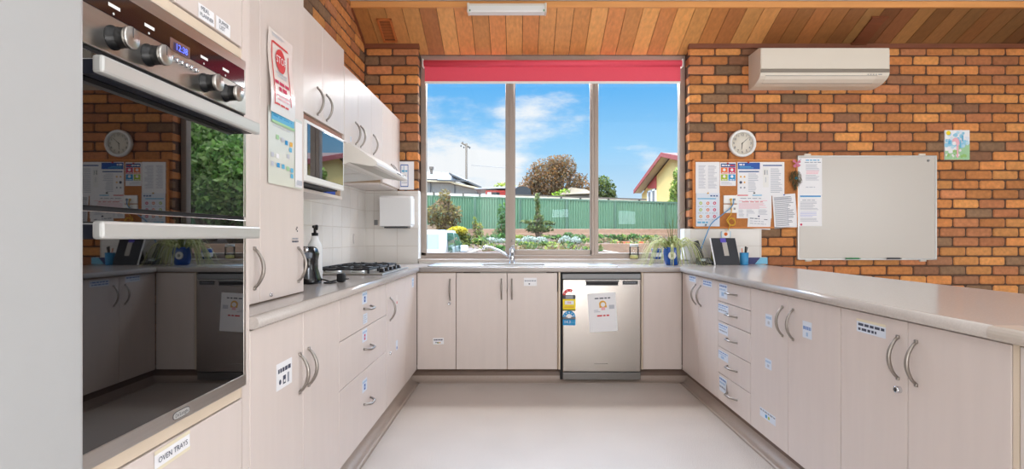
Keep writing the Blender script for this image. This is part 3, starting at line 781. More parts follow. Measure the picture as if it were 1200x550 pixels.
bm = BM(); fbox(bm, 'L', 2.945, 3.09, -.16, -.098, 1.3405, 1.362, .005, plane=MX); tag(obj('blue_cloth', bm, mat('blue_cloth', (40, 74, 170), .8)), 'folded blue cloth on the shelf beside the microwave', 'cloth')

# range hood
t = thing('range_hood', 'white canopy range hood over the gas cooktop', 'range hood', (-1.1, 3.66, 1.50))
H0, H1 = 3.215, 4.10
bm = BM(); prism(bm, [(-1.322, 1.6585), (-1.00, 1.6585), (-.862, 1.566), (-.838, 1.548), (-.834, 1.532), (-.846, 1.522), (-.872, 1.522), (-1.00, 1.545), (-1.02, 1.535), (-1.322, 1.512)], 'y', H0, H1); obj('canopy', bm, mat('hood_enamel', (232, 227, 219), .35), t)
bm = BM(); prism(bm, [(-1.00, 1.5445), (-.874, 1.5215), (-.876, 1.5195), (-1.00, 1.5415)], 'y', H0 + .03, H1 - .03); obj('filter', bm, mat('hood_filter', (206, 202, 192), .5), t)
for a, b in ((H0 + .04, 3.60), (3.64, H1 - .04)):
    bm = BM(); prism(bm, [(-1.30, 1.5130), (-1.05, 1.5320), (-1.05, 1.5290), (-1.30, 1.5100)], 'y', a, b); obj('filter', bm, mat('hood_filter_pale', (226, 224, 218), .4), t)
sheet('badge', 'L', 3.93, 1.545, .05, .008, [('words', .05, .5, .95, .5, DKGREY)], base=WHITE, parent=t, plane=-.8335, n=.0006)
bm = BM()
for i in range(4): fbox(bm, 'L', 3.84 - i * .03, 3.855 - i * .03, -.001, .003, 1.537, 1.544, .001, plane=-.8345)
obj('switches', bm, GREY, t)

# blue stickered power point on the tiles below the hood
t = thing('power_point', 'double power point with a light blue cover on the tiles under the range hood', 'power point', (XW + .01, 3.95, 1.46))
bm = BM(); box(bm, XW + .009, XW + .02, 3.85, 4.03, 1.455, 1.50, .003); obj('plate', bm, BLUEPL, t)
bm = BM(); box(bm, XW + .02, XW + .03, 3.87, 3.91, 1.465, 1.492, .003); box(bm, XW + .02, XW + .03, 3.96, 4.0, 1.465, 1.492, .003); obj('switch', bm, LBPL, t)

# ------------------------------------------------------------------ worktop
NOSE = [(.0, ZN), (.0155, ZN), (.0225, ZN + .004), (.026, ZN + .011), (.0272, ZN + .018), (.026, ZT - .011), (.0225, ZT - .004), (.0155, ZT), (.0, ZT)]
bm = BM()
XLn, XRn, YBn = XL - .002, XR + .002, YB + .002
SK = (-.30, .215, 4.235, 4.555)                    # sink bowl cut-out
box(bm, XW, XLn, U1 + .001, YW, ZN, ZT); box(bm, XRn, XFAR - .012, .55, YW, ZN, ZT)
box(bm, XLn, SK[0], YBn, YW, ZN, ZT); box(bm, SK[1], XRn, YBn, YW, ZN, ZT); box(bm, SK[0], SK[1], YBn, SK[2], ZN, ZT); box(bm, SK[0], SK[1], SK[3], YW, ZN, ZT)
prism(bm, [(XLn + a, z) for a, z in NOSE], 'y', U1 + .001, YBn - .02, smooth=True)
prism(bm, [(XRn - a, z) for a, z in NOSE], 'y', .55, YBn - .02, smooth=True)
prism(bm, [(YBn - a, z) for a, z in NOSE], 'x', XLn, XRn, smooth=True)
prism(bm, [(XFAR - .012 + a * .5, z) for a, z in NOSE], 'y', .55, YW, smooth=True)
tag(obj('worktop', bm, WORKTOP), 'long pale speckled laminate worktop running round all three benches', 'worktop')
bm = BM(); prism(bm, [(XRn - a * 1.03 - .0003, z + (.0006 if z > .86 else -.0004)) for a, z in NOSE] + [(XRn + .06, ZT + .0006), (XRn + .06, ZT)], 'y', 1.30, 1.412)
tag(obj('tape_strip', bm, mat('clear_tape', (198, 187, 176), .25)), 'strip of clear tape wrapped over the peninsula worktop edge', 'tape')

# sink and mixer
t = thing('kitchen_sink', 'long stainless steel sink with drainers set in the bench under the window', 'sink', (0, 4.4, ZT))
bm = BM(); S0, S1 = -.70, .76
z0, z1 = ZT + .0003, ZT + .008
for a in ((S0, SK[0], 4.19, 4.60), (SK[1], S1, 4.19, 4.60), (SK[0], SK[1], 4.19, SK[2]), (SK[0], SK[1], SK[3], 4.60)): box(bm, a[0], a[1], a[2], a[3], z0, z1 - .004)
for a in ((S0, S1, 4.19, 4.205), (S0, S1, 4.585, 4.60), (S0, S0 + .015, 4.19, 4.60), (S1 - .015, S1, 4.19, 4.60)): box(bm, a[0], a[1], a[2], a[3], z0, z1, .003)
obj('rim', bm, STEEL, t)
bm = BM(); w = .006
for a in ((SK[0], SK[0] + w, SK[2], SK[3]), (SK[1] - w, SK[1], SK[2], SK[3]), (SK[0], SK[1], SK[2], SK[2] + w), (SK[0], SK[1], SK[3] - w, SK[3])): box(bm, a[0] + .0005, a[1] - .0005, a[2] + .0005, a[3] - .0005, ZT - .17, z1 - .004)
box(bm, SK[0] + .001, SK[1] - .001, SK[2] + .001, SK[3] - .001, ZT - .176, ZT - .17); obj('bowl', bm, STEEL, t)
for a in (-.64, .27):
    bm = BM()
    for i in range(8): box(bm, a + .03, a + .29, 4.25 + i * .035, 4.258 + i * .035, z1 - .0045, z1 - .001, .0015)
    obj('drainer', bm, STEEL, t)
bm = BM(); lathe(bm, [(0, .001), (.03, .001), (.036, .004), (.038, 0)], (-.04, 4.4, ZT - .17), 'z', 20); obj('drain', bm, CHROME, t)
t = thing('mixer_tap', 'chrome mixer tap with a long swivel spout in front of the mullion', 'tap', (-.058, 4.63, ZT))
bm = BM(); lathe(bm, [(0, 0), (.027, 0), (.027, .006), (.0215, .010), (.0215, .085), (.0235, .09), (.0235, .125), (.019, .133), (0, .135)], (-.058, 4.63, ZT), 'z', 24); obj('body', bm, CHROME, t)
bm = BM(); tube(bm, [(-.065, 4.62, .925), (-.11, 4.60, .955), (-.17, 4.57, .992), (-.225, 4.545, 1.016), (-.265, 4.525, 1.022), (-.285, 4.515, 1.018), (-.292, 4.51, 1.002)], [.012, .0115, .011, .011, .0115, .013, .013], 12); obj('spout', bm, CHROME, t)
bm = BM(); tube(bm, [(-.058, 4.63, 1.0), (-.052, 4.61, 1.018), (-.045, 4.565, 1.03)], [.017, .010, .007], 10, flat=1.4); obj('lever', bm, CHROME, t)

# gas cooktop
t = thing('gas_cooktop', 'stainless gas cooktop with black cast iron trivets in the bench', 'cooktop', (-1.05, 3.66, ZT))
K0, K1, KX0, KX1 = 3.27, 4.03, -1.285, -.815
bm = BM(); box(bm, KX0, KX1, K0, K1, ZT + .0003, ZT + .009, .004); obj('plate', bm, STEEL, t)
for i, y in enumerate((3.40, 3.65, 3.90)):
    bm = BM()
    zz = ZT + .040; s = .006
    x0, x1, y0, y1 = KX0 + .03, KX1 - .085, y - .118, y + .118
    for a in ((x0, x1, y0, y0 + .011), (x0, x1, y1 - .011, y1), (x0, x0 + .011, y0, y1), (x1 - .011, x1, y0, y1)): box(bm, a[0], a[1], a[2], a[3], zz - .012, zz, .003)
    for cx in (x0 + .10, x1 - .10):
        for q in range(4):
            an = PI / 4 + q * PI / 2; dx, dy = math.cos(an), math.sin(an)
            tube(bm, [(cx + dx * .03, y + dy * .03, zz + .004), (cx + dx * .10, y + dy * .10, zz - .004)], .0055, 6)
    for px_, py_ in ((x0, y0), (x1 - .011, y0), (x0, y1 - .011), (x1 - .011, y1 - .011)): box(bm, px_, px_ + .011, py_, py_ + .011, ZT + .009, zz - .006)
    obj('trivet', bm, IRON, t)
    for cx, rr in ((x0 + .10, .042), (x1 - .10, .034)):
        bm = BM(); lathe(bm, [(0, 0), (rr + .01, 0), (rr + .006, .008), (rr, .012), (rr * .9, .020), (0, .022)], (cx, y, ZT + .009), 'z', 20, mis=[0, 0, 0, 1, 1]); obj('burner', bm, [ALUL, BLACKM], t)
for i in range(5):
    bm = BM(); lathe(bm, [(.019, 0), (.019, .004), (.016, .006), (.015, .022), (0, .023)], (KX1 - .042, 3.42 + i * .115, ZT + .009), 'z', 18); obj('knob', bm, BLACKP, t)

# black electric opener and the soap pump behind it
t = thing('can_opener', 'glossy black electric can opener standing beside the pantry', 'can opener', (-1.035, 2.70, ZT))
BK = mat('black_gloss', (14, 15, 20), .22)
ax_, ay_ = -1.045, 2.70
bm = BM(); R = []
for z, hx_, hy_, oy in ((0, .062, .066, 0), (.012, .064, .068, 0), (.03, .058, .060, 0), (.07, .047, .05, 0), (.11, .046, .05, 0), (.145, .052, .056, 0), (.17, .044, .05, 0), (.182, .03, .035, 0)):
    R.append([(ax_ + hx_ * math.copysign(abs(math.cos(a)) ** .7, math.cos(a)), ay_ + oy + hy_ * math.copysign(abs(math.sin(a)) ** .7, math.sin(a)), ZT + .0005 + z) for a in [2 * PI * i / 24 for i in range(24)]])
VS = [[bm.verts.new(p) for p in r] for r in R]
for i in range(len(VS) - 1):
    for k in range(24): bm.faces.new((VS[i][k], VS[i][(k + 1) % 24], VS[i + 1][(k + 1) % 24], VS[i + 1][k])).smooth = True
bm.faces.new(VS[0]); bm.faces.new(VS[-1]); obj('body', bm, BK, t)
bm = BM(); box(bm, ax_ - .035, ax_ + .042, ay_ - .066, ay_ - .045, ZT + .125, ZT + .155, .008); obj('lever', bm, mat('smoke_grey', (120, 128, 140), .2), t)
bm = BM(); lathe(bm, [(0, -.014), (.014, -.014), (.016, 0), (.010, .002), (0, .002)], (ax_ + .012, ay_ - .05, ZT + .165), 'y', 16); obj('cutter', bm, CHROME, t)
bm = BM(); box(bm, ax_ - .012, ax_ + .034, ay_ - .062, ay_ - .044, ZT + .02, ZT + .085, .008); obj('front_panel', bm, mat('dark_chrome', (110, 116, 124), .2, metal=.6), t)
bm = BM(); tube(bm, [(ax_ + .055, ay_ + .03, ZT + .02), (ax_ + .10, ay_ + .05, ZT + .004), (ax_ + .135, ay_ + .02, ZT + .004), (ax_ + .125, ay_ - .03, ZT + .004), (ax_ + .09, ay_ - .02, ZT + .004), (ax_ + .10, ay_ + .04, ZT + .006), (ax_ + .14, ay_ + .07, ZT + .014)], .0035, 6); obj('cord', bm, BLACKP, t)
bm = BM(); box(bm, ax_ + .125, ax_ + .165, ay_ + .05, ay_ + .085, ZT + .001, ZT + .045, .008); box(bm, ax_ + .158, ax_ + .182, ay_ + .055, ay_ + .06, ZT + .015, ZT + .019); box(bm, ax_ + .158, ax_ + .182, ay_ + .072, ay_ + .077, ZT + .015, ZT + .019); obj('plug', bm, BLACKM, t)
t = thing('soap_pump', 'white soap bottle with a black pump top behind the can opener', 'bottle', (-1.06, 2.84, ZT))
bm = BM(); c = (-1.062, 2.845, ZT + .0005)
lathe(bm, [(0, 0), (.034, 0), (.037, .005), (.037, .17), (.034, .19), (.020, .215), (.016, .235), (0, .236)], c, 'z', 24); obj('bottle', bm, mat('clear_white', (232, 234, 236), .15), t)
bm = BM(); lathe(bm, [(.016, .232), (.017, .25), (.007, .252), (.007, .275), (.014, .277), (.014, .288), (0, .290)], c, 'z', 16); tube(bm, [(c[0], c[1], c[2] + .282), (c[0] + .020, c[1] - .030, c[2] + .284), (c[0] + .028, c[1] - .052, c[2] + .268)], [.010, .009, .006], 8); obj('pump', bm, BLACKP, t)

# paper towel box on the tiles, and the notice above it
t = thing('towel_dispenser', 'white folded paper towel dispenser on the tiles under the wall cupboards', 'dispenser', (PX(465, 4.6), 4.6, 1.185))
tx0, tx1 = PX(445, 4.52), PX(481, 4.52)
bm = BM(); prism(bm, [(4.52, PZ(265, 4.52)), (4.515, 1.43), (4.53, 1.446), (4.69, 1.446), (4.69, 1.20), (4.60, PZ(266.5, 4.6))], 'x', tx0, tx1); obj('cover', bm, mat('dispenser_white', (232, 232, 232), .25), t)
bm = BM(); box(bm, tx0 + .03, tx1 - .03, 4.55, 4.66, 1.178, 1.19); obj('paper_slot', bm, DKGREY, t)
bm = BM(); box(bm, tx1, tx1 + .004, 4.53, 4.685, 1.21, 1.43, .001); obj('side_window', bm, WHITE, t)
bm = BM(); box(bm, PX(439, YW), PX(443, YW), YW - .018, YW - .0105, PZ(264, YW), PZ(258, YW), .002); tag(obj('wall_hook', bm, GREY), 'small grey adhesive hook on the tiles beside the towel dispenser', 'hook')
zz = lambda py: PZ(py, YW)
o = sheet('blue_bordered_notice', 'B', PX(476.3, 4.69), zz(206), PX(485, 4.69) - PX(467.6, 4.69), zz(189.5) - zz(222.5), [('bar', .1, .10, .62, .13, BLUE), ('bar', .1, .86, .62, .89, BLUE), ('bar', .1, .10, .14, .89, BLUE), ('bar', .58, .10, .62, .89, BLUE), ('words', .18, .66, .56, .06, LBLUE), ('lines', .18, .2, .55, .55, 4, INKL), ('bar', .3, .6, .34, .85, LBLUE)], plane=YW - .006, thick=.004)
tag(o, 'notice with a blue border on the brick pier above the towel dispenser', 'notice')
o = sheet('tile_sticker', 'B', PX(441, 4.69), zz(262), .001, .001, [], plane=YW - .0105); bpy.data.objects.remove(o)
bm = BM(); lathe(bm, [(0, 0), (.018, 0), (.018, .002), (0, .002)], (XW + .0092, 4.35, 1.09), 'x', 16)
for v in bm.verts: v.co.z = 1.09 + (v.co.z - 1.09) * 2.2
tag(obj('tile_motif', bm, mat('grey_motif', (196, 190, 186), .3)), 'faded oval motif on the tiles beside the cooktop', 'tile motif')

# ------------------------------------------------------------------ back run
c4, d4 = cabinet('base_cabinet', 'single-door base unit under the window nearest the cooktop', 'B', XL + .001, PX(534.4, YB), .1, ZN, .56, [dict(u0=XL + .0015, u1=PX(534.4, YB), z0=.1, z1=ZN - .006, handles=[(PX(527.4, YB), PZ(339.7, YB), .155)])])
lock(d4[0], 'B', PX(526.7, YB), PZ(356, YB), .012)
sheet('paper_label', 'B', PX(513.8, YB), PZ(400, YB), .082, .048, [('words', .08, .7, .92, .2, INKD), ('disc', .45, .25, .08, mat('print_olive', (120, 130, 60), .6)), ('disc', .62, .25, .07, AMBER), ('bar', .2, .2, .35, .4, INK)], parent=d4[0], n=.0005, tilt=.02)
c5, d5 = cabinet('sink_cabinet', 'two-door sink cupboard below the mixer tap', 'B', PX(534.4, YB), PX(654.5, YB), .1, ZN, .56, ctop=ZT - .185, doors=
    [dict(u0=PX(534.6, YB), u1=PX(594.2, YB), z0=.1, z1=ZN - .006, handles=[(PX(587.7, YB), PZ(339, YB), .15)]), dict(u0=PX(594.4, YB), u1=PX(653.3, YB), z0=.1, z1=ZN - .006, handles=[(PX(599.8, YB), PZ(339, YB), .15)])])
d5_ = d5[1]
sheet('paper_label', 'B', PX(621.5, YB), PZ(330.5, YB), .098, .062, [('words', .06, .62, .94, .14, INK), ('disc', .42, .25, .06, INKD)], parent=d5_, n=.0005)
bm = BM(); box(bm, PX(654.5, YB), PX(656.6, YB), YB - .0, YB + .5, .1, ZN, .001); tag(obj('end_panel', bm, CREAM), 'narrow cream end panel between the sink cupboard and the dishwasher', 'panel')
bm = BM(); box(bm, PX(751.6, YB), PX(753.6, YB), YB - .0, YB + .5, .1, ZN, .001); tag(obj('end_panel', bm, CREAM), 'narrow cream end panel on the far side of the dishwasher from the sink', 'panel')
c6, d6 = cabinet('corner_cabinet', 'blank-fronted base unit between the dishwasher and the peninsula', 'B', PX(753.6, YB), XR - .001, .1, ZN, .56, [dict(u0=PX(753.8, YB), u1=XR - .0015, z0=.1, z1=ZN - .006)])

# dishwasher
t = thing('dishwasher', 'stainless steel dishwasher with energy stickers and a paper notice', 'dishwasher', (PX(705, YB), YB + .28, 0))
dx0, dx1 = PX(659.4, YB), PX(750.6, YB)
yd = YB - .012
zd = lambda py: PZ(py, YB)
bm = BM(); box(bm, PX(656.8, YB), PX(751.4, YB), YB + .02, YB + .55, .02, ZN - .004); obj('body', bm, BLACKM, t)
bm = BM(); box(bm, dx0 - .003, dx1, yd + .006, YB + .02, zd(327.2), zd(321.2), .003); obj('top_strip', bm, GREY, t)
bm = BM(); box(bm, dx0, dx1, yd, YB + .02, zd(435.6), zd(327.6), .005); door = obj('door', bm, STEELV, t)
bm = BM(); box(bm, dx0, dx1, yd + .012, YB + .03, .022, zd(436.8), .003); obj('plinth', bm, mat('plinth_steel', (128, 126, 124), .35, metal=.9), t)
bm = BM(); box(bm, PX(686.5, YB), PX(724, YB), yd - .002, yd + .001, zd(334), zd(330), .001); hs = obj('handle', bm, BLACKM, door)
bm = BM(); prism(bm, [(yd - .002, zd(330.4)), (yd - .012, zd(329.2)), (yd - .012, zd(328.6)), (yd, zd(328.6))], 'x', PX(685.5, YB), PX(725, YB)); prism(bm, [(yd - .001, zd(334.8)), (yd - .004, zd(334.3)), (yd - .001, zd(333.9))], 'x', PX(686, YB), PX(724.5, YB)); obj('handle_lip', bm, GREY, door)
bm = BM(); box(bm, PX(729.3, YB), PX(747, YB), yd - .0012, yd + .001, zd(333.6), zd(329.2), .0005); obj('display', bm, DKGREY, door)
sheet('display_buttons', 'B', PX(738, YB), zd(331.4), .09, .012, [('bar', .02 + i * .2, .3, .14 + i * .2, .7, INK) for i in range(5)], base=DKGREY, parent=door, plane=yd - .0012, n=.0004)
bm = BM(); box(bm, PX(696, YB), PX(712, YB), yd - .0008, yd + .001, zd(426.4), zd(425.9)); obj('badge', bm, GREY, door)
# energy and water rating stickers
ew = .096
o = sheet('energy_sticker', 'B', PX(666.8, YB), zd(352), ew, .158, [('arc', .5, .74, .28, .50, 55, 178, RED)] + [('bar2', .5 + .39 * math.cos(a) - .03, .74 + .39 * ew / .158 * math.sin(a) - .02, .5 + .39 * math.cos(a) + .03, .74 + .39 * ew / .158 * math.sin(a) + .02, PAPER) for a in (1.3, 2.0, 2.7)] +
       [('bar', 0, .56, 1, .76, DKGREY), ('bar2', .22, .58, .80, .74, INK), ('bar', 0, 0, 1, .56, YELLOW), ('bar2', .16, .30, .86, .48, PAPER), ('text', .5, .39, .021, '306', RED), ('bar2', 0, 0, 1, .07, mat('print_olive_dark', (110, 110, 50), .6)), ('bar2', .1, .16, .9, .2, AMBER)], base=STEELV, parent=door, plane=yd, n=.0006)
o = sheet('water_sticker', 'B', PX(666.8, YB), zd(372.5), ew, .112, [('bar', 0, 0, 1, .40, CYAN), ('bar', 0, .40, 1, .55, DKGREY), ('disc', .5, .60, .16, PAPER), ('bar2', .03, .46, .97, .5, INK), ('arc', .5, .56, .24, .50, 0, 180, CYAN)] + [('bar2', .5 + .37 * math.cos(a) - .035, .56 + .37 * ew / .112 * math.sin(a) - .03, .5 + .37 * math.cos(a) + .035, .56 + .37 * ew / .112 * math.sin(a) + .03, PAPER) for a in (.35, .95, 1.57, 2.2, 2.8)] +
       [('text', .36, .22, .03, '14.3', PAPER), ('words', .66, .2, .95, .06, LBLUE)], base=STEELV, parent=door, plane=yd, n=.0006)
o = sheet('dishwasher_notice', 'B', PX(705.8, YB), zd(366), .212, .292, [('words', .25, .865, .80, .03, INKD), ('disc', .52, .71, .13, AMBER), ('disc', .53, .70, .08, PAPER, 1), ('bar', .40, .62, .66, .68, AMBER), ('bar2', .46, .56, .6, .63, PINK), ('bar', .74, .58, .93, .68, INKL), ('lines', .2, .50, .42, .58, 2, INKL), ('words', .30, .415, .76, .035, RED)], plane=yd, tilt=.06, n=.0012, thick=.0003)
tag(o, 'white paper notice with a yellow picture stuck on the dishwasher door', 'notice')

# ------------------------------------------------------------------ peninsula
def pairdoors(label, u0, um, u1, h0, h1, hz):
    return cabinet('base_cabinet', label, 'R', u0, u1, .1, ZN, .56, [dict(u0=u0, u1=um, z0=.1, z1=ZN - .004, handles=[(h0, hz)]), dict(u0=um, u1=u1, z0=.1, z1=ZN - .004, handles=[(h1, hz)])])
UR = lambda px: XR * F / (px - VX)
ca, da = pairdoors('two-door peninsula unit in the corner by the blank panel', UR(841.3), UR(818.6), 4.128, UR(821.6), UR(815.6), .704)
sheet('paper_label', 'R', UR(811.5), .807, .15, .045, [('words', .05, .68, .95, .22, LB1), ('words', .05, .3, .7, .2, LB2)], base=PAPERB, parent=da[1], n=.0005)
sheet('paper_label', 'R', UR(829), .800, .17, .042, [('words', .05, .68, .95, .22, LB1), ('words', .05, .3, .9, .2, LB1)], base=PAPERB, parent=da[0], n=.0005)
zb = (.834, .708, .587, .428, .267, .1)
cb, db = cabinet('drawer_unit', 'five-drawer peninsula unit with taped paper labels', 'R', UR(879.6), UR(841.3), .1, ZN, .56, [dict(name='drawer', u0=UR(879.6), u1=UR(841.3), z0=zb[i + 1], z1=zb[i]) for i in range(5)])
for o_, z in zip(db, (.773, .648, .503, .342, .180)):
    bm = BM(); um_ = 3.155
    pts = []
    for i in range(11):
        tt = i / 10; pts.append(W('R', um_ + (tt - .5) * .145, .002 + .032 * min(1, math.sin(PI * tt) * 1.3), z + .004 * math.sin(PI * tt)))
    tube(bm, pts, .0052, 8); obj('handle', bm, SATIN, o_)
for o_, z, h, w, cu_ in ((db[0], .776, .085, .13, 0), (db[1], .668, .055, .165, 0), (db[2], .545, .06, .15, 0), (db[3], .383, .052, .16, 0), (db[4], .208, .09, .12, 1)):
    sheet('paper_label', 'R', 3.30, z, w, h, [('words', .06, .84, .94, .12, LB1), ('words', .06, .6, .8, .12, LB2)] + ([('bar', .3, .15, .6, .42, LB2)] if o_ in (db[0], db[3]) else [('words', .06, .32, .9, .12, INK)]), base=PAPERB, parent=o_, n=.0005, curl=(lambda x, y: .03 * max(0, x - .55) ** 1.5 * (1 - y)) if cu_ else None, seg=5 if cu_ else 1)
cc, dc = pairdoors('two-door peninsula unit with four small labels, nearest the drawers', UR(985.3), UR(923.6), UR(879.6) - .001, UR(930), UR(917.6), .709)
def rl(o_, px, py, w, h, its): sheet('paper_label', 'R', UR(px), EYE - (py - VY) * XR / (px - VX), w, h, its, base=PAPERB, parent=o_, n=.0005)
small = [('words', .1, .72, .9, .2, LB2), ('bar', .35, .2, .65, .45, INKL)]
rl(dc[1], 901, 376, .072, .062, small); rl(dc[0], 946, 387, .075, .072, [('words', .08, .6, .92, .2, LB1), ('bar', .4, .12, .6, .35, LB2)]); rl(dc[1], 900.5, 427, .07, .05, small)
rl(dc[1], 899.5, 488, .17, .045, [('words', .02, .78, .98, .16, INK), ('bar', .36, .2, .48, .55, CYAN), ('bar', .54, .2, .64, .5, LIME)])
cd, dd = pairdoors('two-door peninsula unit with a key lock, nearest the camera end', UR(1186), UR(1063.6), UR(985.4), UR(1074.5), UR(1053), .711)
lock(dd[1], 'R', UR(1054.6), .608, .010, big=True)
sheet('paper_label', 'R', UR(1020.5), .781, .158, .042, [('bar', 0, .9, 1, 1.12, TAPE), ('words', .06, .66, .96, .22, INKD), ('words', .06, .26, .7, .22, INKD)], base=PAPERB, parent=dd[1], n=.0005)
bm = BM(); fbox(bm, 'R', UR(1186) - .019, UR(1186) - .001, -.56, -.001, .1, ZN, .001); tag(obj('end_panel', bm, CREAM), 'narrow cream end panel beside the peninsula unit with the key lock', 'panel')
ce, de = cabinet('base_cabinet', 'last peninsula unit, cut by the frame edge', 'R', .56, UR(1186) - .02, .1, ZN, .56, [dict(u0=.56, u1=UR(1186) - .02, z0=.1, z1=ZN - .004)])
bm = BM(); box(bm, XR + .57, XR + .59, .56, YW - .02, 0, ZN, .002); tag(obj('peninsula_back', bm, LAM), 'plain laminate back of the peninsula facing the meeting area', 'panel')
# ------------------------------------------------------------------ on the brick wall
YV = YW - .004
def wx(px, d=YV): return PX(px, d)
def wz(py, d=YV): return PZ(py, d)
# air conditioner
t = thing('air_conditioner', 'cream split-system air conditioner high on the brick wall', 'air conditioner', (wx(960), YW - .12, 2.37))
a0, a1 = PX(891, 4.47), PX(1042.3, 4.47)
pr = [(YW - .002, 2.66), (4.50, 2.66), (4.475, 2.652), (4.468, 2.63), (4.468, 2.445), (4.476, 2.425), (4.50, 2.405), (4.545, 2.385), (4.60, 2.372), (YW - .002, 2.366)]
bm = BM(); prism(bm, pr, 'x', a0, a1); obj('casing', bm, WHITE2, t)
bm = BM(); box(bm, a0 + .004, a1 - .004, 4.462, 4.470, 2.480, 2.650, .004); obj('front_panel', bm, WHITE2, t)
bm = BM(); box(bm, a0 + .002, a1 - .004, 4.4605, 4.469, 2.450, 2.478, .003); obj('trim_band', bm, mat('taupe_band', (136, 126, 114), .5), t)
bm = BM(); prism(bm, [(4.4745, 2.424), (4.499, 2.4030), (4.544, 2.3830), (4.545, 2.3855), (4.500, 2.4055), (4.476, 2.4265)], 'x', a0 + .05, a1 - .10); lv = obj('louvre', bm, mat('ac_louvre', (232, 224, 211), .3), t)
bm = BM(); prism(bm, [(4.4738, 2.4265), (4.4765, 2.4245), (4.4775, 2.4255), (4.4748, 2.428)], 'x', a0 + .045, a1 - .095); prism(bm, [(4.544, 2.3825), (4.5475, 2.3815), (4.5475, 2.383), (4.544, 2.384)], 'x', a0 + .045, a1 - .095); obj('slot', bm, DKGREY, t)
for i in range(5):
    bm = BM(); x = a1 - .18 + i * .022; box(bm, x, x + (.010 if i < 4 else .03), 4.4665, 4.469, 2.432, 2.438); obj('indicator', bm, GREY, t)
bm = BM(); box(bm, a0 + .02, a1 - .02, 4.52, 4.66, 2.6605, 2.663); obj('intake_grille', bm, DKGREY, t)

# clock
t = thing('wall_clock', 'round white wall clock on the bricks above the pinboard', 'clock', (wx(870), YW - .02, wz(168)))
cx, cz_ = PX(870.3, 4.67), PZ(168, 4.67); cr = .117
bm = BM(); lathe(bm, [(0, .0), (cr * .94, .0), (cr, -.012), (cr, -.030), (cr * .95, -.040), (cr * .86, -.042), (cr * .80, -.034), (cr * .79, -.020)], (cx, YW - .001, cz_), 'y', 48); obj('rim', bm, WHITE, t)
bm = BM(); lathe(bm, [(0, -.0205), (cr * .80, -.0205), (cr * .80, -.018), (0, -.018)], (cx, YW - .001, cz_), 'y', 40); face = obj('face', bm, mat('clock_face', (228, 220, 206), .5), t)
for h in range(1, 13):
    an = PI / 2 - h * PI / 6; bm = BM(); q = Vector((cx + math.cos(an) * cr * .63, YW - .0222, cz_ + math.sin(an) * cr * .63))
    text_into(bm, str(h), .030, lambda a, b: q + Vector((a, 0, b)), 0); obj('numeral', bm, INKD, face, recalc=False)
for an, L_, w_ in ((43, .072, .0022), (-97, .055, .003)):
    an = math.radians(an); bm = BM(); d_ = Vector((math.cos(an), 0, math.sin(an))); p_ = Vector((-d_.z, 0, d_.x)); o_ = Vector((cx, YW - .0245, cz_))
    bm.faces.new([bm.verts.new(o_ + d_ * s * L_ + p_ * k * w_) for s, k in ((-.15, -1), (1, -.5), (1, .5), (-.15, 1))]); obj('hand', bm, BLACKP, t)

# pinboard
t = thing('pinboard', 'cork pinboard with an orange pine frame covered in papers', 'pinboard', (wx(873), YW - .01, wz(268)))
p0, p1, q0, q1 = wx(811.5), wx(934), wz(268), wz(187)
bm = BM(); box(bm, p0 + .005, p1 - .005, YW - .014, YW + .004, q0 + .005, q1 - .005); obj('cork', bm, CORK, t)
bm = BM(); w = .014
for a in ((p0, p1, q0, q0 + w), (p0, p1, q1 - w, q1), (p0, p0 + w, q0, q1), (p1 - w, p1, q0, q1)): box(bm, a[0], a[1], YW - .022, YW + .003, a[2], a[3], .003)
obj('frame', bm, PINE, t)
YC = YW - .0145
def wsheet(name, x0, y0, x1, y1, items, label, cat='paper', group=None, base=PAPER, tilt=0, n=.001, plane=YC, d=None, curl=None, seg=1):
    d = d or (plane - n)
    u0, u1, z0, z1 = PX(x0, d), PX(x1, d), PZ(y1, d), PZ(y0, d)
    o = sheet(name, 'B', (u0 + u1) / 2, (z0 + z1) / 2, u1 - u0, z1 - z0, items, base=base, tilt=tilt, n=n, plane=plane, curl=curl, seg=seg)
    if label: tag(o, label, cat, group)
    return o
PG = 'papers pinned on the corkboard'
wsheet('pinned_paper', 815.2, 190, 843.2, 226.6, [('lines', .12, .15, .45, .9, 20, INKL), ('lines', .52, .15, .9, .9, 20, INKL)], 'closely printed list pinned at the upper corner of the corkboard nearest the window', group=PG)
wsheet('pinned_paper', 843.6, 190.4, 862.4, 218, [('bar', .06, .79, .97, .95, mat('print_deep_blue', (30, 76, 140), .5)), ('words', .12, .87, .62, .06, PAPER), ('words', .66, .87, .92, .06, RED),
    ('bar', .06, .52, .48, .78, ORANGE), ('bar', .53, .52, .97, .78, CRIM), ('bar', .06, .22, .48, .49, LIME), ('bar', .53, .22, .97, .49, CYAN), ('disc', .27, .68, .09, PAPER), ('disc', .75, .68, .09, PAPER), ('disc', .27, .40, .09, PAPER), ('disc', .75, .40, .09, PAPER), ('words', .12, .56, .42, .03, PAPER), ('words', .6, .56, .9, .03, PAPER), ('words', .12, .26, .42, .03, PAPER), ('words', .6, .26, .9, .03, PAPER), ('lines', .08, .05, .9, .18, 3, INKL)],
    'flyer with four bright coloured squares under a dark blue heading', group=PG)
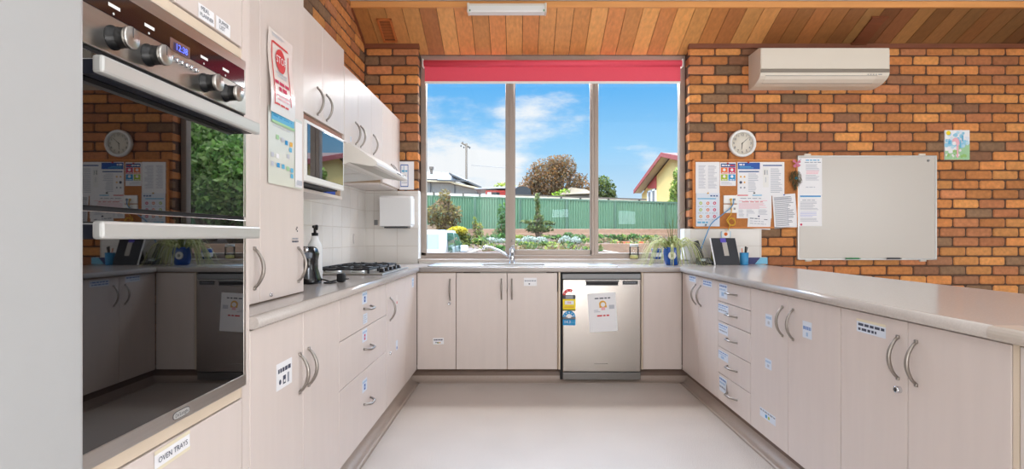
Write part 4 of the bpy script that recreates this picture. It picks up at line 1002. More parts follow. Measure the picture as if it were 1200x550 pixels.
wsheet('pinned_paper', 864.2, 190, 891.6, 228.5, [('bar', .02, .78, .96, .98, BLUE), ('words', .08, .92, .3, .05, PAPER), ('lines', .08, .80, .7, .88, 2, LBLUE), ('bar', .06, .69, .92, .725, mat('print_deep_blue', (30, 76, 140), .5)), ('lines', .46, .08, .92, .66, 12, INKL), ('bar', .06, .12, .40, .66, PAPER), ('disc', .14, .55, .04, AMBER), ('disc', .30, .55, .04, AMBER), ('disc', .14, .38, .06, INKD), ('disc', .30, .38, .04, AMBER), ('disc', .14, .22, .04, INK), ('disc', .30, .22, .04, INK)],
    'instruction sheet with a solid bright blue header block', group=PG)
wsheet('pinned_paper', 891.2, 190, 919.2, 229.5, [('bar', .10, .88, .9, .915, mat('print_deep_blue', (30, 76, 140), .5)), ('bar', .10, .25, .34, .84, WHITEM), ('bar2', .16, .62, .19, .76, INKD), ('bar2', .26, .62, .29, .76, INK), ('bar2', .2, .4, .23, .55, INKL), ('lines', .42, .08, .92, .82, 16, INKL)],
    'instruction sheet with a thin blue line along its top', group=PG, n=.0014)
its = [('words', .6, .92, .92, .04, mat('print_deep_blue', (30, 76, 140), .5)), ('bar', .06, .82, .84, .85, LBLUE)]
for j, y in enumerate((.70, .50, .30)):
    for i, (x, m) in enumerate(((.2, LIME if j < 2 else AMBER), (.5, ORANGE), (.78, CRIM))): its += [('disc', x, y, .065, m), ('disc', x, y, .028, PAPERB, 1), ('words', x - .12, y - .1, x + .12, .02, INKL)]
its.append(('words', .06, .12, .5, .05, LBLUE))
wsheet('pinned_paper', 815.6, 226.6, 843.4, 265.5, its, 'pale blue chart with rows of green, orange and red dots', group=PG, base=PAPERB, n=.0018)
wsheet('pinned_paper', 863.4, 228.2, 904.2, 256, [('bar', .02, .95, .32, .99, RED), ('bar', .45, .95, .72, .99, LBLUE), ('words', .1, .84, .7, .03, INK), ('words', .06, .74, .9, .02, PINK), ('words', .15, .69, .75, .03, RED), ('lines', .06, .40, .95, .64, 6, PINK), ('lines', .05, .05, .22, .38, 7, INKL), ('lines', .28, .05, .52, .38, 7, INKL), ('lines', .62, .05, .9, .38, 7, INKL)], 'wide printed table with faint pink rows beside the data sockets', group=PG, n=.0024)
wsheet('pinned_paper', 876.2, 251.5, 903.2, 268.6, [('words', .08, .7, .5, .07, INK), ('words', .1, .52, .7, .05, INKL), ('words', .1, .36, .8, .05, INKL), ('bar', .7, .66, .85, .70, INKD)], 'small handwritten note hanging off the lower edge of the corkboard', group=PG, tilt=-.07, n=.0045)
wsheet('pinned_paper', 906.3, 227.8, 933.3, 267.4, [('lines', .06, .06, .94, .94, 20, INK), ('bar', .06, .86, .7, .89, INK), ('bar', .6, .1, .63, .7, INKL)], 'tilted typed sheet overlapping the whiteboard edge', group=PG, tilt=.07, n=.0075)
for px, py, m in ((852.6, 191.6, RED), (877, 190.6, RED), (829.5, 226.6, AMBER), (883.8, 226.4, DKGREY), (918.5, 228.6, BLUE), (827, 263.8, DKGREY), (889, 253.6, NAVY)):
    bm = BM(); c = (PX(px, YC - .006), YC - .010, PZ(py, YC - .006)); lathe(bm, [(0, -.006), (.006, -.005), (.0045, 0), (.006, .006), (.001, .0075), (.001, .0145)], c, 'y', 12)
    nm = {RED: 'red', AMBER: 'amber', DKGREY: 'dark', BLUE: 'blue', NAVY: 'navy'}[m]
    where = {852.6: 'on the coloured squares flyer', 877: 'on the sheet with the blue header block', 829.5: 'above the dotted chart', 883.8: 'at the foot of the sheet with the blue header block', 918.5: 'above the tilted typed sheet', 827: 'at the foot of the dotted chart', 889: 'on the small handwritten note'}[px]
    tag(obj('drawing_pin', bm, m), '%s drawing pin %s' % (nm, where), 'drawing pin', 'pins in the corkboard')
# data sockets and their cables
for y0, y1, lab in ((229.2, 238.8, 'upper white data socket plate on the corkboard'), (239.8, 249.8, 'lower white data socket plate on the corkboard')):
    t = thing('data_socket', lab, 'socket', (wx(855), YC, wz(y1)), 'data sockets')
    bm = BM(); box(bm, wx(847), wx(863.2), YC - .012, YC, wz(y1), wz(y0), .003); obj('plate', bm, WHITE, t)
    for px in (855.5, 859.5):
        bm = BM(); box(bm, wx(px) - .008, wx(px) + .008, YC - .0135, YC - .011, wz((y0 + y1) / 2) - .010, wz((y0 + y1) / 2) + .008); obj('port', bm, YCABLE if (px < 857 and y0 < 235) else GREY, t)
def cable(name, pts, m, label):
    P = [Vector(p) for p in pts]; out = []
    for i in range(len(P) - 1):
        p0, p1, p2, p3 = P[max(i - 1, 0)], P[i], P[i + 1], P[min(i + 2, len(P) - 1)]
        for k in range(8):
            s = k / 8; out.append(.5 * ((2 * p1) + (p2 - p0) * s + (2 * p0 - 5 * p1 + 4 * p2 - p3) * s * s + (3 * p1 - p0 - 3 * p2 + p3) * s ** 3))
    out.append(P[-1]); bm = BM(); tube(bm, out, .0042, 8); return tag(obj(name, bm, m), label, 'cable')
def cp(px, py, d): return (PX(px, d), d, PZ(py, d))
cable('data_cable', [cp(859.5, 233, 4.668), cp(859.6, 238, 4.655), cp(856, 244, 4.65), cp(846, 252, 4.65), cp(834, 262, 4.65), cp(828, 275, 4.64), cp(823, 288, 4.62), cp(820, 300, 4.60), cp(822, 308, 4.60)], BCABLE, 'blue cable sagging from the socket plates to the phone')
cable('data_cable', [cp(855.5, 233.5, 4.668), cp(857, 238, 4.655), cp(856.8, 250, 4.655), cp(853, 256, 4.65), cp(852, 259, 4.64), cp(856, 264, 4.64), cp(861, 262, 4.645), cp(860, 256, 4.65), cp(855, 257, 4.655), cp(853, 261, 4.648), cp(859, 264.5, 4.645), cp(861.5, 260.5, 4.64), cp(857, 255.5, 4.65), cp(853.5, 259, 4.655), cp(855, 265, 4.66), cp(853, 270, 4.67)], YCABLE, 'bundled yellow cable hanging from the socket plates')
t = thing('wall_socket', 'small white wall socket with an orange tag on the tiles under the corkboard', 'socket', (wx(850), YW - .01, wz(279)))
bm = BM(); box(bm, wx(844.8), wx(855), YW - .022, YW - .0095, wz(278.7), wz(271.5), .003); obj('plate', bm, WHITE, t)
bm = BM(); lathe(bm, [(0, -.004), (.014, -.004), (.015, 0)], (wx(849.7), YW - .022, wz(274.6)), 'y', 16); obj('orange_tag', bm, ORANGE, t)
bm = BM(); 
for a in ((844.6, 845.1), (854.7, 855.2)): box(bm, wx(a[0]), wx(a[1]), YW - .0225, YW - .0215, wz(278.9), wz(271.3))
obj('edge_strip', bm, LBLUE, t)

# whiteboard
t = thing('whiteboard', 'large whiteboard with an aluminium frame on the brick wall', 'whiteboard', (wx(1015), YW - .01, wz(305)))
p0, p1, q0, q1 = wx(933.5), wx(1096.3), wz(304.8), wz(182.6)
bm = BM(); box(bm, p0 + .006, p1 - .006, YW - .016, YW + .003, q0 + .006, q1 - .006); obj('board', bm, WHITEB, t)
bm = BM(); w = .013
for a in ((p0, p1, q0, q0 + w), (p0, p1, q1 - w, q1), (p0, p0 + w, q0, q1), (p1 - w, p1, q0, q1)): box(bm, a[0], a[1], YW - .024, YW + .002, a[2], a[3], .004)
obj('frame', bm, ALUL, t)
for px, up in ((946, 1), (1080, 1), (947, 0), (1081, 0)):
    bm = BM(); zz_ = q1 - .006 if up else q0 - .014; box(bm, wx(px) - .028, wx(px) + .028, YW - .014, YW + .002, zz_, zz_ + .022, .003); obj('bracket', bm, WHITE2, t)
bm = BM(); box(bm, p0 + .05, p1 - .05, YW - .045, YW - .022, q0 + .001, q0 + .006, .001); obj('pen_ledge', bm, ALUL, t)
for px, m, lab in ((997, mat('pen_green', (60, 140, 90), .4), 'green whiteboard pen on the pen ledge'), (1045, DKGREY, 'dark whiteboard pen on the pen ledge')):
    bm = BM(); x = wx(px); tube(bm, [(x - .06, YW - .034, q0 + .0135), (x + .05, YW - .034, q0 + .0135), (x + .053, YW - .034, q0 + .0135), (x + .066, YW - .034, q0 + .0135)], [.007, .007, .005, .003], 10); tag(obj('marker_pen', bm, m), lab, 'pen', 'whiteboard pens')
bm = BM(); lathe(bm, [(0, -.006), (.010, -.006), (.011, 0), (0, 0)], (wx(1086.5), YW - .0165, wz(188.5)), 'y', 14); tag(obj('board_magnet', bm, GREY), 'small grey magnet near the upper outer corner of the whiteboard', 'magnet')
YWB = YW - .0165
wsheet('whiteboard_paper', 936, 185.3, 963.4, 228, [('words', .3, .94, .9, .03, LBLUE), ('words', .25, .88, .95, .02, INK), ('lines', .3, .66, .92, .84, 5, INKL), ('lines', .32, .55, .9, .66, 3, PINK), ('lines', .3, .38, .92, .54, 5, INKL), ('words', .3, .2, .7, .02, INKL), ('bar', .06, .95, .10, .97, INKD)], 'upper of the two typed sheets on the whiteboard', plane=YWB, d=YW - .018)
wsheet('whiteboard_paper', 936.2, 228, 963.2, 265.2, [('bar', .05, .92, .95, .965, CYAN), ('words', .15, .82, .7, .03, INKL), ('lines', .06, .5, .94, .78, 7, INKL), ('lines', .06, .28, .94, .46, 4, mat('print_lilac', (196, 200, 232), .6)), ('lines', .06, .14, .9, .26, 3, INKL), ('disc', .10, .05, .05, CRIM)], 'lower typed sheet with a bright blue line on the whiteboard', plane=YWB, d=YW - .018)

# peacock feather hung on the corner of the whiteboard
t = thing('feather_ornament', 'peacock feather with a pink bow hung between corkboard and whiteboard', 'ornament', (wx(933.5), YW - .04, wz(222)))
fx = wx(932.5, 4.66)
bm = BM(); lay = bm.loops.layers.float_color.new('Col')
fc = lambda py: PZ(py, 4.66)
for _ in range(260):
    s = random.random(); an = random.uniform(-1, 1); z = fc(200) + (fc(220.5) - fc(200)) * s; ww = .045 * math.sin(PI * min(1, .15 + s)) + .006
    p = Vector((fx + an * ww, 4.664 + random.uniform(-.006, .006), z)); dd_ = Vector((an * .012, 0, -.03))
    pe = Vector((dd_.z, 0, -dd_.x)).normalized() * .0016
    f = bm.faces.new([bm.verts.new(q) for q in (p - pe, p + pe, p + dd_ + pe * .3, p + dd_ - pe * .3)])
    cc_ = lin(random.choice(((96, 84, 40), (74, 62, 34), (120, 96, 52), (60, 70, 36)))); 
    for l in f.loops: l[lay] = cc_
obj('barbs', bm, LEAFA, t, recalc=False)
bm = BM(); tube(bm, [(fx + .004, 4.662, fc(193)), (fx + .001, 4.66, fc(200)), (fx, 4.662, fc(218))], .002, 6); obj('quill', bm, mat('quill', (96, 70, 44), .6), t)
bm = BM(); lathe(bm, [(0, -.003), (.012, -.002), (.012, 0), (0, 0)], (fx + .001, 4.656, fc(209)), 'y', 16); lathe(bm, [(0, -.0045), (.006, -.004), (.006, -.002), (0, -.002)], (fx + .001, 4.656, fc(209)), 'y', 12, mi=1)
obj('eye_spot', bm, [TEAL, NAVY], t)
bm = BM(); PKB = mat('pink_ribbon', (206, 116, 146), .6)
for sx, sz, an in ((-1, 1, 2.4), (1, .7, .5), (-.5, -1, -2.1), (1, -1, -.8)):
    c = Vector((fx + .004, 4.655, fc(191.5))); d_ = Vector((math.cos(an), 0, math.sin(an))); p_ = Vector((-d_.z, -.25, d_.x))
    bm.faces.new([bm.verts.new(c + d_ * a * .038 + p_ * b * .014) for a, b in ((0, -.2), (.9, -1), (1.05, 0), (.9, 1), (0, .2))])
obj('bow', bm, PKB, t, recalc=False)

# child's painting
its = [('bar', .0, .0, 1, .30, PGREEN), ('bar', .55, .28, 1, .55, PGREEN)]
for _ in range(46):
    x, y = random.uniform(.05, .92), random.uniform(.42, .96); its.append(('disc', x, y, random.uniform(.03, .09), random.choice((mat('print_sky', (150, 206, 232), .6), mat('print_sky_pale', (190, 222, 236), .6), PAPERB, mat('print_sky', (150, 206, 232), .6)))))
for _ in range(24): its.append(('disc', random.uniform(.06, .94), random.uniform(.05, .34), random.uniform(.03, .07), random.choice((PGREEN, PAPER, mat('print_leaf', (150, 196, 110), .6)))))
its += [('disc', .13, .9, .09, YELLOW, 1), ('disc', .42, .62, .14, PINK, 1), ('disc', .50, .56, .09, PINK, 1), ('disc', .36, .55, .08, PAPER, 1), ('bar2', .46, .06, .53, .5, PINK), ('bar2', .58, .40, .63, .62, LBLUE), ('bar2', .67, .62, .73, .82, LBLUE), ('bar2', .12, .52, .22, .64, LBLUE), ('bar2', .3, .25, .4, .31, mat('print_leaf', (150, 196, 110), .6))]
o = wsheet('child_painting', 1107.3, 152.6, 1136.3, 187.2, its, "small child's painting of a pink flower on the bricks past the whiteboard", 'painting', n=.010, plane=YW)
bm = BM(); c = o; u0, u1, z0, z1 = PX(1107.3, YW - .01), PX(1136.3, YW - .01), PZ(187.2, YW - .01), PZ(152.6, YW - .01)
box(bm, u0, u1, YW - .0097, YW + .002, z0, z1); obj('canvas', bm, PAPER, o)

# ------------------------------------------------------------------ on the corner bench
# spider plant in its blue glazed pot
t = thing('spider_plant', 'variegated spider plant trailing from a blue glazed pot by the window', 'pot plant', (1.262, 4.50, ZT))
pc = (1.262, 4.50, ZT + .0005)
bm = BM(); lathe(bm, [(0, 0), (.050, 0), (.054, .004), (.064, .04), (.070, .085), (.0705, .115), (.067, .135), (.072, .142), (.070, .146), (.063, .140), (.062, .12)], pc, 'z', 36); pot = obj('pot', bm, BLUEGL, t)
bm = BM(); lathe(bm, [(0, .12), (.0625, .12)], pc, 'z', 24); obj('soil', bm, SOIL, t)
bm = BM(); q = Vector((pc[0] - .018, pc[1] - .0700, pc[2] + .078)); lathe(bm, [(0, -.004), (.026, -.004), (.031, -.002), (.032, .004)], q, 'y', 24); lathe(bm, [(0, -.0050), (.012, -.0045), (.013, -.004)], q, 'y', 16, mi=1); obj('medallion', bm, [WHITE, GREY], pot)
bm = BM(); lay = bm.loops.layers.float_color.new('Col')
def blade(base, an, reach, rise_, drop, w, cols, n=12):
    """one arching strap leaf with pale margins"""
    d_ = Vector((math.cos(an), math.sin(an), 0)); side = Vector((-d_.y, d_.x, 0))
    rows = []
    for i in range(n + 1):
        s = i / n; h = rise_ * math.sin(min(1, s * 1.6) * PI / 2) - drop * max(0, s - .35) ** 1.6 / (.65 ** 1.6)
        c = Vector(base) + d_ * reach * (s ** .8 if s < .6 else .6 ** .8 + (s - .6) * .7) + Vector((0, 0, h))
        c.z = max(c.z, ZT + .003)
        c.y = min(c.y, 4.66)
        ww = w * (1 - s) ** .5 * (.6 + .4 * min(1, s * 5))
        rows.append([bm.verts.new(c + side * k * ww + Vector((0, 0, .0035 * (abs(k) - .5)))) for k in (-1, -.42, .42, 1)])
    for i in range(n):
        for k in range(3):
            f = bm.faces.new((rows[i][k], rows[i][k + 1], rows[i + 1][k + 1], rows[i + 1][k])); f.smooth = True
            col = lin(cols[1] if k == 1 else cols[0])
            for l in f.loops: l[lay] = col
CRM, GRL = (226, 226, 170), (128, 150, 70)
for i in range(84):
    an = random.uniform(0, 2 * PI); long_ = random.random()
    if math.sin(an) > .35 and random.random() < .75: an = -an
    if math.sin(an) < -.45 and random.random() < .62: an = random.choice((PI, 0)) + random.uniform(-.5, .5)
    r0 = random.uniform(.0, .035)
    blade((pc[0] + math.cos(an) * r0, pc[1] + math.sin(an) * r0, pc[2] + .12), an, .11 + .20 * long_, random.uniform(.05, .13), random.uniform(.18, .30) if long_ > .25 else random.uniform(.02, .12), random.uniform(.0055, .009), (CRM, random.choice((GRL, (104, 128, 56), (150, 166, 84)))))
for an, rch, rs in ((2.9, .05, .20), (.2, .10, .22), (-.4, .07, .17), (3.4, .09, .15), (1.0, .03, .18), (-2.5, .05, .16), (.1, .16, .24)):
    blade((pc[0], pc[1], pc[2] + .12), an, rch, rs * 1.35, -.02, .0045, ((110, 120, 62), (78, 92, 44)))
for i in range(46):
    an = random.uniform(0, 2 * PI); blade((pc[0] + math.cos(an) * .03, pc[1] + math.sin(an) * .03, pc[2] + .115), an, random.uniform(.03, .09), random.uniform(.06, .12), random.uniform(.0, .05), .0042, ((140, 142, 80), (100, 112, 52)))
obj('foliage', bm, LEAFA, t, recalc=False)
# small blue pot beside it, glass jar on the sill
t = thing('small_pot', 'small blue and white pot on the window sill behind the spider plant', 'pot', (PX(768.5, 4.755), 4.755, SILLZ))
c = (PX(769.5, 4.755), 4.752, SILLZ + .0005)
bm = BM(); lathe(bm, [(0, 0), (.034, 0), (.042, .03), (.045, .085), (.043, .09), (.039, .085), (.036, .02), (0, .018)], c, 'z', 24); obj('pot', bm, BLUEGL, t)
bm = BM(); lathe(bm, [(.0435, .02), (.0462, .05), (.0462, .056), (.0435, .02)], c, 'z', 24); obj('band', bm, WHITE, t)
t = thing('glass_jar', 'glass jar with a pale lid and yellow contents on the window sill', 'jar', (PX(743, 4.76), 4.755, SILLZ))
c = (PX(743, 4.757), 4.755, SILLZ + .0005)
bm = BM(); lathe(bm, [(0, 0), (.036, 0), (.040, .006), (.041, .10), (.036, .112), (.035, .118)], c, 'z', 28); obj('glass', bm, JARG, t)
bm = BM(); lathe(bm, [(0, .004), (.034, .004), (.036, .008), (.036, .032), (0, .034)], c, 'z', 24); obj('contents', bm, mat('pale_yellow', (240, 226, 150), .6), t)
bm = BM(); lathe(bm, [(.036, .106), (.037, .126), (.034, .129), (0, .129)], c, 'z', 28); obj('lid', bm, mat('jar_lid', (220, 222, 220), .4), t)
# cordless phone
t = thing('cordless_phone', 'black cordless phone leaning in its cradle on the bench corner', 'phone', (PX(826, 4.55), 4.55, ZT))
bx_, by_ = PX(824.5, 4.56), 4.55
bm = BM(); prism(bm, [(by_ - .07, ZT + .0006), (by_ - .072, ZT + .018), (by_ + .02, ZT + .055), (by_ + .05, ZT + .055), (by_ + .055, ZT + .0006)], 'x', bx_ - .052, bx_ + .06); bmesh.ops.bevel(bm, geom=bm.edges[:], offset=.004, segments=2, affect='EDGES', clamp_overlap=True); base_ = obj('base', bm, BLACKP, t)
bm = BM()
for j in range(4): box(bm, bx_ + .0, bx_ + .045, by_ - .072 + j * .02, by_ - .062 + j * .02, ZT + .020 + j * .0085, ZT + .0245 + j * .0085, .001)
obj('keypad', bm, GREY, base_)
bm = BM(); box(bm, bx_ - .04, bx_ - .005, by_ - .055, by_ - .015, ZT + .03, ZT + .05, .003); obj('screen', bm, mat('phone_screen', (176, 186, 190), .2), base_)
bm = BM(); box(bm, -.022, .022, -.012, .012, -.075, .075, .008, 0, 3)
M = Matrix.Translation((bx_ - .045, by_ + .0, ZT + .125)) @ Matrix.Rotation(-.28, 4, 'Y') @ Matrix.Rotation(-.15, 4, 'X'); bm.transform(M); hs = obj('handset', bm, BLACKP, t)
bm = BM(); box(bm, -.014, .014, -.0128, -.0115, -.02, .02); bm.transform(M); obj('handset_keys', bm, DKGREY, hs)
# black easel folder with a pale strip
t = thing('black_folder', 'black display folder standing on the bench with a pale strip down its front', 'folder', (PX(852, 4.45), 4.45, ZT))
yf = 4.47; x0, x1 = PX(838.5, yf), PX(867.3, yf); tp = PZ(279.2, yf + .05)
def slant(bm, xa, xb, za, zb_, n0, n1, sk=0.0):
    vs = []
    for n_ in (n0, n1):
        for z, xx in ((za, xa), (za, xb), (zb_, xb), (zb_, xa)):
            f_ = (z - ZT) / (tp - ZT); vs.append(bm.verts.new((xx - .020 * f_ - sk * f_, yf + .06 * f_ - n_, z)))
    for q in ((0, 1, 2, 3), (4, 5, 6, 7), (0, 1, 5, 4), (1, 2, 6, 5), (2, 3, 7, 6), (3, 0, 4, 7)): bm.faces.new([vs[i] for i in q])
bm = BM(); slant(bm, x0, x1, ZT + .0008, tp, 0, .006); obj('cover', bm, mat('black_card', (26, 28, 38), .45), t)
bm = BM(); slant(bm, x0 - .010, x0, ZT + .0008, tp, .001, .006); obj('page_edge', bm, PAPER, t)
xm = PX(851.2, yf); bm = BM(); slant(bm, xm - .003, xm + .036, ZT + .075, tp - .035, .0062, .0078, 0); obj('pale_strip', bm, mat('pale_strip', (186, 180, 172), .5), t)
bm = BM(); slant(bm, xm - .014, xm + .032, tp - .036, tp - .002, .0062, .0085); obj('purple_clip', bm, mat('purple_clip', (92, 78, 190), .5), t)
bm = BM(); 
vs = [bm.verts.new(v) for v in ((x0 + .02, yf + .062, tp - .02), (x1 - .04, yf + .062, tp - .02), (x1 - .04, yf + .13, ZT + .001), (x0 + .02, yf + .13, ZT + .001))]; bm.faces.new(vs); obj('rear_leg', bm, BLACKM, t)
# pencil cup
t = thing('pencil_cup', 'light blue cup of pens beside the black folder', 'cup', (PX(872, 4.5), 4.5, ZT))
c = (PX(872, 4.5), 4.5, ZT + .0006)
bm = BM(); lathe(bm, [(0, 0), (.030, 0), (.032, .004), (.036, .100), (.0335, .100), (.030, .006), (0, .005)], c, 'z', 28); obj('cup', bm, BLUEPL, t)
for dx, tx, top, m, lab in ((-.012, -.018, .135, ORANGE, 'orange pencil standing in the light blue cup'), (.008, .016, .150, BLACKP, 'black pen standing in the light blue cup'), (.016, .030, .145, DKGREY, 'dark grey marker standing in the light blue cup'), (-.02, -.026, .14, WHITE, 'white pen standing in the light blue cup')):
    bm = BM(); tube(bm, [(c[0] + dx * .5, c[1], c[2] + .007), (c[0] + dx, c[1] + .004, c[2] + .09), (c[0] + tx, c[1] + .006, c[2] + top)], [.0042, .0045, .0045 if m is not BLACKP else .008], 8); tag(obj('pen', bm, m), lab, 'pen', 'pens in the blue cup')
# navy and light blue booklet standing against the wall
t = thing('blue_booklet', 'navy booklet with a light blue corner lying by the wall past the cup', 'booklet', (PX(887, 4.6), 4.6, ZT))
x0, x1, xa, xb_ = PX(872, 4.62), PX(899.3, 4.62), PX(884.5, 4.62), PX(891, 4.62); zt_ = PZ(301.8, 4.62)
bm = BM(); box(bm, x0, x1, 4.621, 4.64, ZT + .0006, zt_, .002); obj('pages', bm, PAPER, t)
bm = BM(); prism(bm, [(x0, ZT + .001), (xa, ZT + .001), (xb_, zt_ - .001), (x0, zt_ - .001)], 'y', 4.618, 4.6215); obj('cover', bm, NAVY, t)
bm = BM(); prism(bm, [(xa + .002, ZT + .001), (x1, ZT + .001), (x1, zt_ - .001), (xb_ + .002, zt_ - .001)], 'y', 4.618, 4.6215); obj('corner', bm, LBPL, t)
# small bits by the plant
bm = BM(); lathe(bm, [(0, 0), (.012, 0), (.014, .01), (.006, .07), (.003, .105), (0, .106)], (PX(834, 4.6), 4.60, ZT + .0006), 'z', 14); tag(obj('glue_bottle', bm, mat('olive_bottle', (150, 150, 90), .4)), 'small olive bottle between the phone and the black folder', 'bottle')
# ------------------------------------------------------------------ outdoors
# ground: a driveway and a raised garden held by low walls
bm = BM(); box(bm, -60, 70, YW + .25, 90, -.40, -.30)
struct('ground_outside', bm, DRIVE)
def bed(y0, y1, za0, za1, zb0, zb1, name, m, x0=-14, x1=16, nx=40, ny=14):
    """garden surface from (y0, left z za0 / right z zb0) up to (y1, za1 / zb1)"""
    bm = BM(); g = []
    for j in range(ny + 1):
        r = []
        for i in range(nx + 1):
            x = x0 + (x1 - x0) * i / nx; s = (x - x0) / (x1 - x0); t = j / ny
            za = za0 + (za1 - za0) * t; zb = zb0 + (zb1 - zb0) * t
            r.append(bm.verts.new((x, y0 + (y1 - y0) * t, za + (zb - za) * s + random.uniform(-.025, .025))))
        g.append(r)
    for j in range(ny):
        for i in range(nx):
            f = bm.faces.new((g[j][i], g[j][i + 1], g[j + 1][i + 1], g[j + 1][i])); f.smooth = True
    struct(name, bm, m)
bed(16, 24.6, .74, 1.10, .86, 1.13, 'garden_terrain', MULCH)
bm = BM(); g = []
for j in range(9):
    g.append([bm.verts.new((-.95 + 2.85 * i / 14, 11 + 5.05 * j / 8, .772 + .004 * j + random.uniform(-.02, .02))) for i in range(15)])
for j in range(8):
    for i in range(14): bm.faces.new((g[j][i], g[j][i + 1], g[j + 1][i + 1], g[j + 1][i])).smooth = True
struct('near_terrain', bm, MULCH)
bm = BM(); box(bm, -.95, 1.9, 10.8, 11.02, -.35, .79, .01); box(bm, 1.9, 2.0, 10.8, 15.9, -.35, .80, .01); box(bm, -1.05, -.95, 10.8, 16, -.35, .80, .01)
struct('terrain_near_kerb', bm, SLEEPER)
bm = BM()
for k in range(3): box(bm, 1.95, 16, 15.8 + .03 * k, 16.2, -.35 + .42 * k, .07 + .42 * k, .01)
struct('terrain_edge_wall', bm, RBRICK)
bm = BM(); box(bm, -14, -.6, 15.9, 16.2, -.35, .70, .01)
struct('terrain_kerb', bm, SLEEPER)
bm = BM(); box(bm, -3.0, 16, 24.6, 25.0, .9, 1.47, .02); box(bm, -2.6, 16, 24.45, 24.7, .9, 1.26, .02)
struct('terrain_brick_wall', bm, RBRICK)
bm = BM(); box(bm, -16, -3.0, 24.7, 25.0, .9, 1.66, .02)
struct('terrain_sleeper_wall', bm, SLEEPER)
bed(25.0, 40, 1.45, 1.5, 1.4, 1.5, 'back_terrain', MULCH, -40, 40, 20, 6)

# green fence
FA, FB = Vector((PX(470, 28.9), 28.9)), Vector((PX(880, 25.2), 25.2))
def fpt(s): return FA + (FB - FA) * s           # 0 at the left end, 1 past the right of the window
ftop = lambda s: 3.33 + (2.60 - 3.33) * s
fbot = lambda s: 1.72 + (1.28 - 1.72) * s
dirv = (FB - FA).normalized(); nrm = Vector((dirv.y, -dirv.x))
LEN = (FB - FA).length
t = thing('green_fence', 'long green corrugated steel fence behind the raised garden beds', 'fence', (0, 27, 1.4))
bm = BM(); n = int(LEN * 1.5 / .0333); prev = None
for i in range(-int(n * .45), n):
    l = i * .0333; s = l / LEN; p = fpt(s) + nrm * (0.034 if (i % 4) < 2 else -.018)
    a = bm.verts.new((p.x, p.y, fbot(s) - .3)); b = bm.verts.new((p.x, p.y, ftop(s)))
    if prev: bm.faces.new((prev[0], a, b, prev[1]))
    prev = (a, b)
obj('fence_sheet', bm, FENCE, t)
bm = BM()
for s0, s1 in ((-.67, 1.5),):
    a, b = fpt(s0), fpt(s1); vs = []
    for p, s in ((a, s0), (b, s1)):
        for o_, z in ((-.05, -.05), (.05, -.05), (.05, .03), (-.05, .03)):
            q = p + nrm * o_; vs.append(bm.verts.new((q.x, q.y, ftop(s) + z)))
    for i in range(4): bm.faces.new((vs[i], vs[(i + 1) % 4], vs[4 + (i + 1) % 4], vs[4 + i]))
obj('top_rail', bm, FENCEC, t)
for k in range(-4, 12):
    l = 2.36 * k + 1.72; s = l / LEN; p = fpt(s) + nrm * .03
    bm = BM(); box(bm, p.x - .05, p.x + .05, p.y - .05, p.y + .05, fbot(s) - .2, ftop(s) + .02); obj('post', bm, FENCEC, t)
# cream fence beyond it
t = thing('cream_fence', 'cream fence showing just above the green one', 'fence', (0, 31, 2))
def cz(x): return 3.60 - .042 * (x + 3.35)
bm = BM(); vs = []
for x, y in ((-20, 33.02), (7.1, 30.5)):
    vs += [bm.verts.new((x, y, 1.5)), bm.verts.new((x, y, cz(x)))]
bm.faces.new((vs[0], vs[2], vs[3], vs[1])); obj('fence_panel', bm, CREAMF, t)
for px in (507.5, 542.5, 562, 657, 679, 711, 745.5):
    x = PX(px, 31.3); y = 32 - 1.5 * (x + 9) / 16.1
    bm = BM(); box(bm, x - .05, x + .05, y - .08, y - .01, 1.5, cz(x) + .05); obj('post', bm, DKPOST, t)
bm = BM(); vs = []
for x, y in ((-.6, 31.1), (7.1, 30.4)):
    for o_, z in ((-.04, .0), (.04, .0), (.04, .07), (-.04, .07)): vs.append(bm.verts.new((x, y + o_, cz(x) + z)))
for i in range(4): bm.faces.new((vs[i], vs[(i + 1) % 4], vs[4 + (i + 1) % 4], vs[4 + i]))
obj('cap_rail', bm, DKPOST, t)

# plants
def leafcloud(bm, lay, c, r, n, size, cols, squash=1.0, hollow=.35, elong=1.7, light=None):
    for _ in range(n):
        while True:
            v = Vector((random.uniform(-1, 1), random.uniform(-1, 1), random.uniform(-1, 1)))
            if hollow < v.length <= 1: break
        p = Vector((c[0] + v.x * r[0], c[1] + v.y * r[1], c[2] + v.z * r[2]))
        a = Vector((random.gauss(0, 1), random.gauss(0, 1), random.gauss(0, 1))).normalized()
        b = a.orthogonal().normalized(); b.rotate(Matrix.Rotation(random.uniform(0, 6.28), 3, a))
        s = size * random.uniform(.6, 1.3)
        q = [bm.verts.new(p + a * s * elong * .5 * x + b * s * .5 * y) for x, y in ((-1, 0), (-.1, -1), (1, 0), (-.1, 1))]
        f = bm.faces.new(q)
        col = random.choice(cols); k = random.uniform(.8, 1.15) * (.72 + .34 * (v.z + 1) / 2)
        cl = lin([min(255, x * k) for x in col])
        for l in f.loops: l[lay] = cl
def stems(bm, base, tips, r0, r1=.008, seg=6, bend=.1):
    for tp in tips:
        b = Vector(base); tp = Vector(tp); m = (b + tp) / 2 + Vector((random.uniform(-bend, bend), random.uniform(-bend, bend), bend * .5))
        tube(bm, [b, (b + m) / 2 + Vector((0, 0, bend * .2)), m, tp], [r0, r0 * .8, (r0 + r1) / 2, r1], seg)
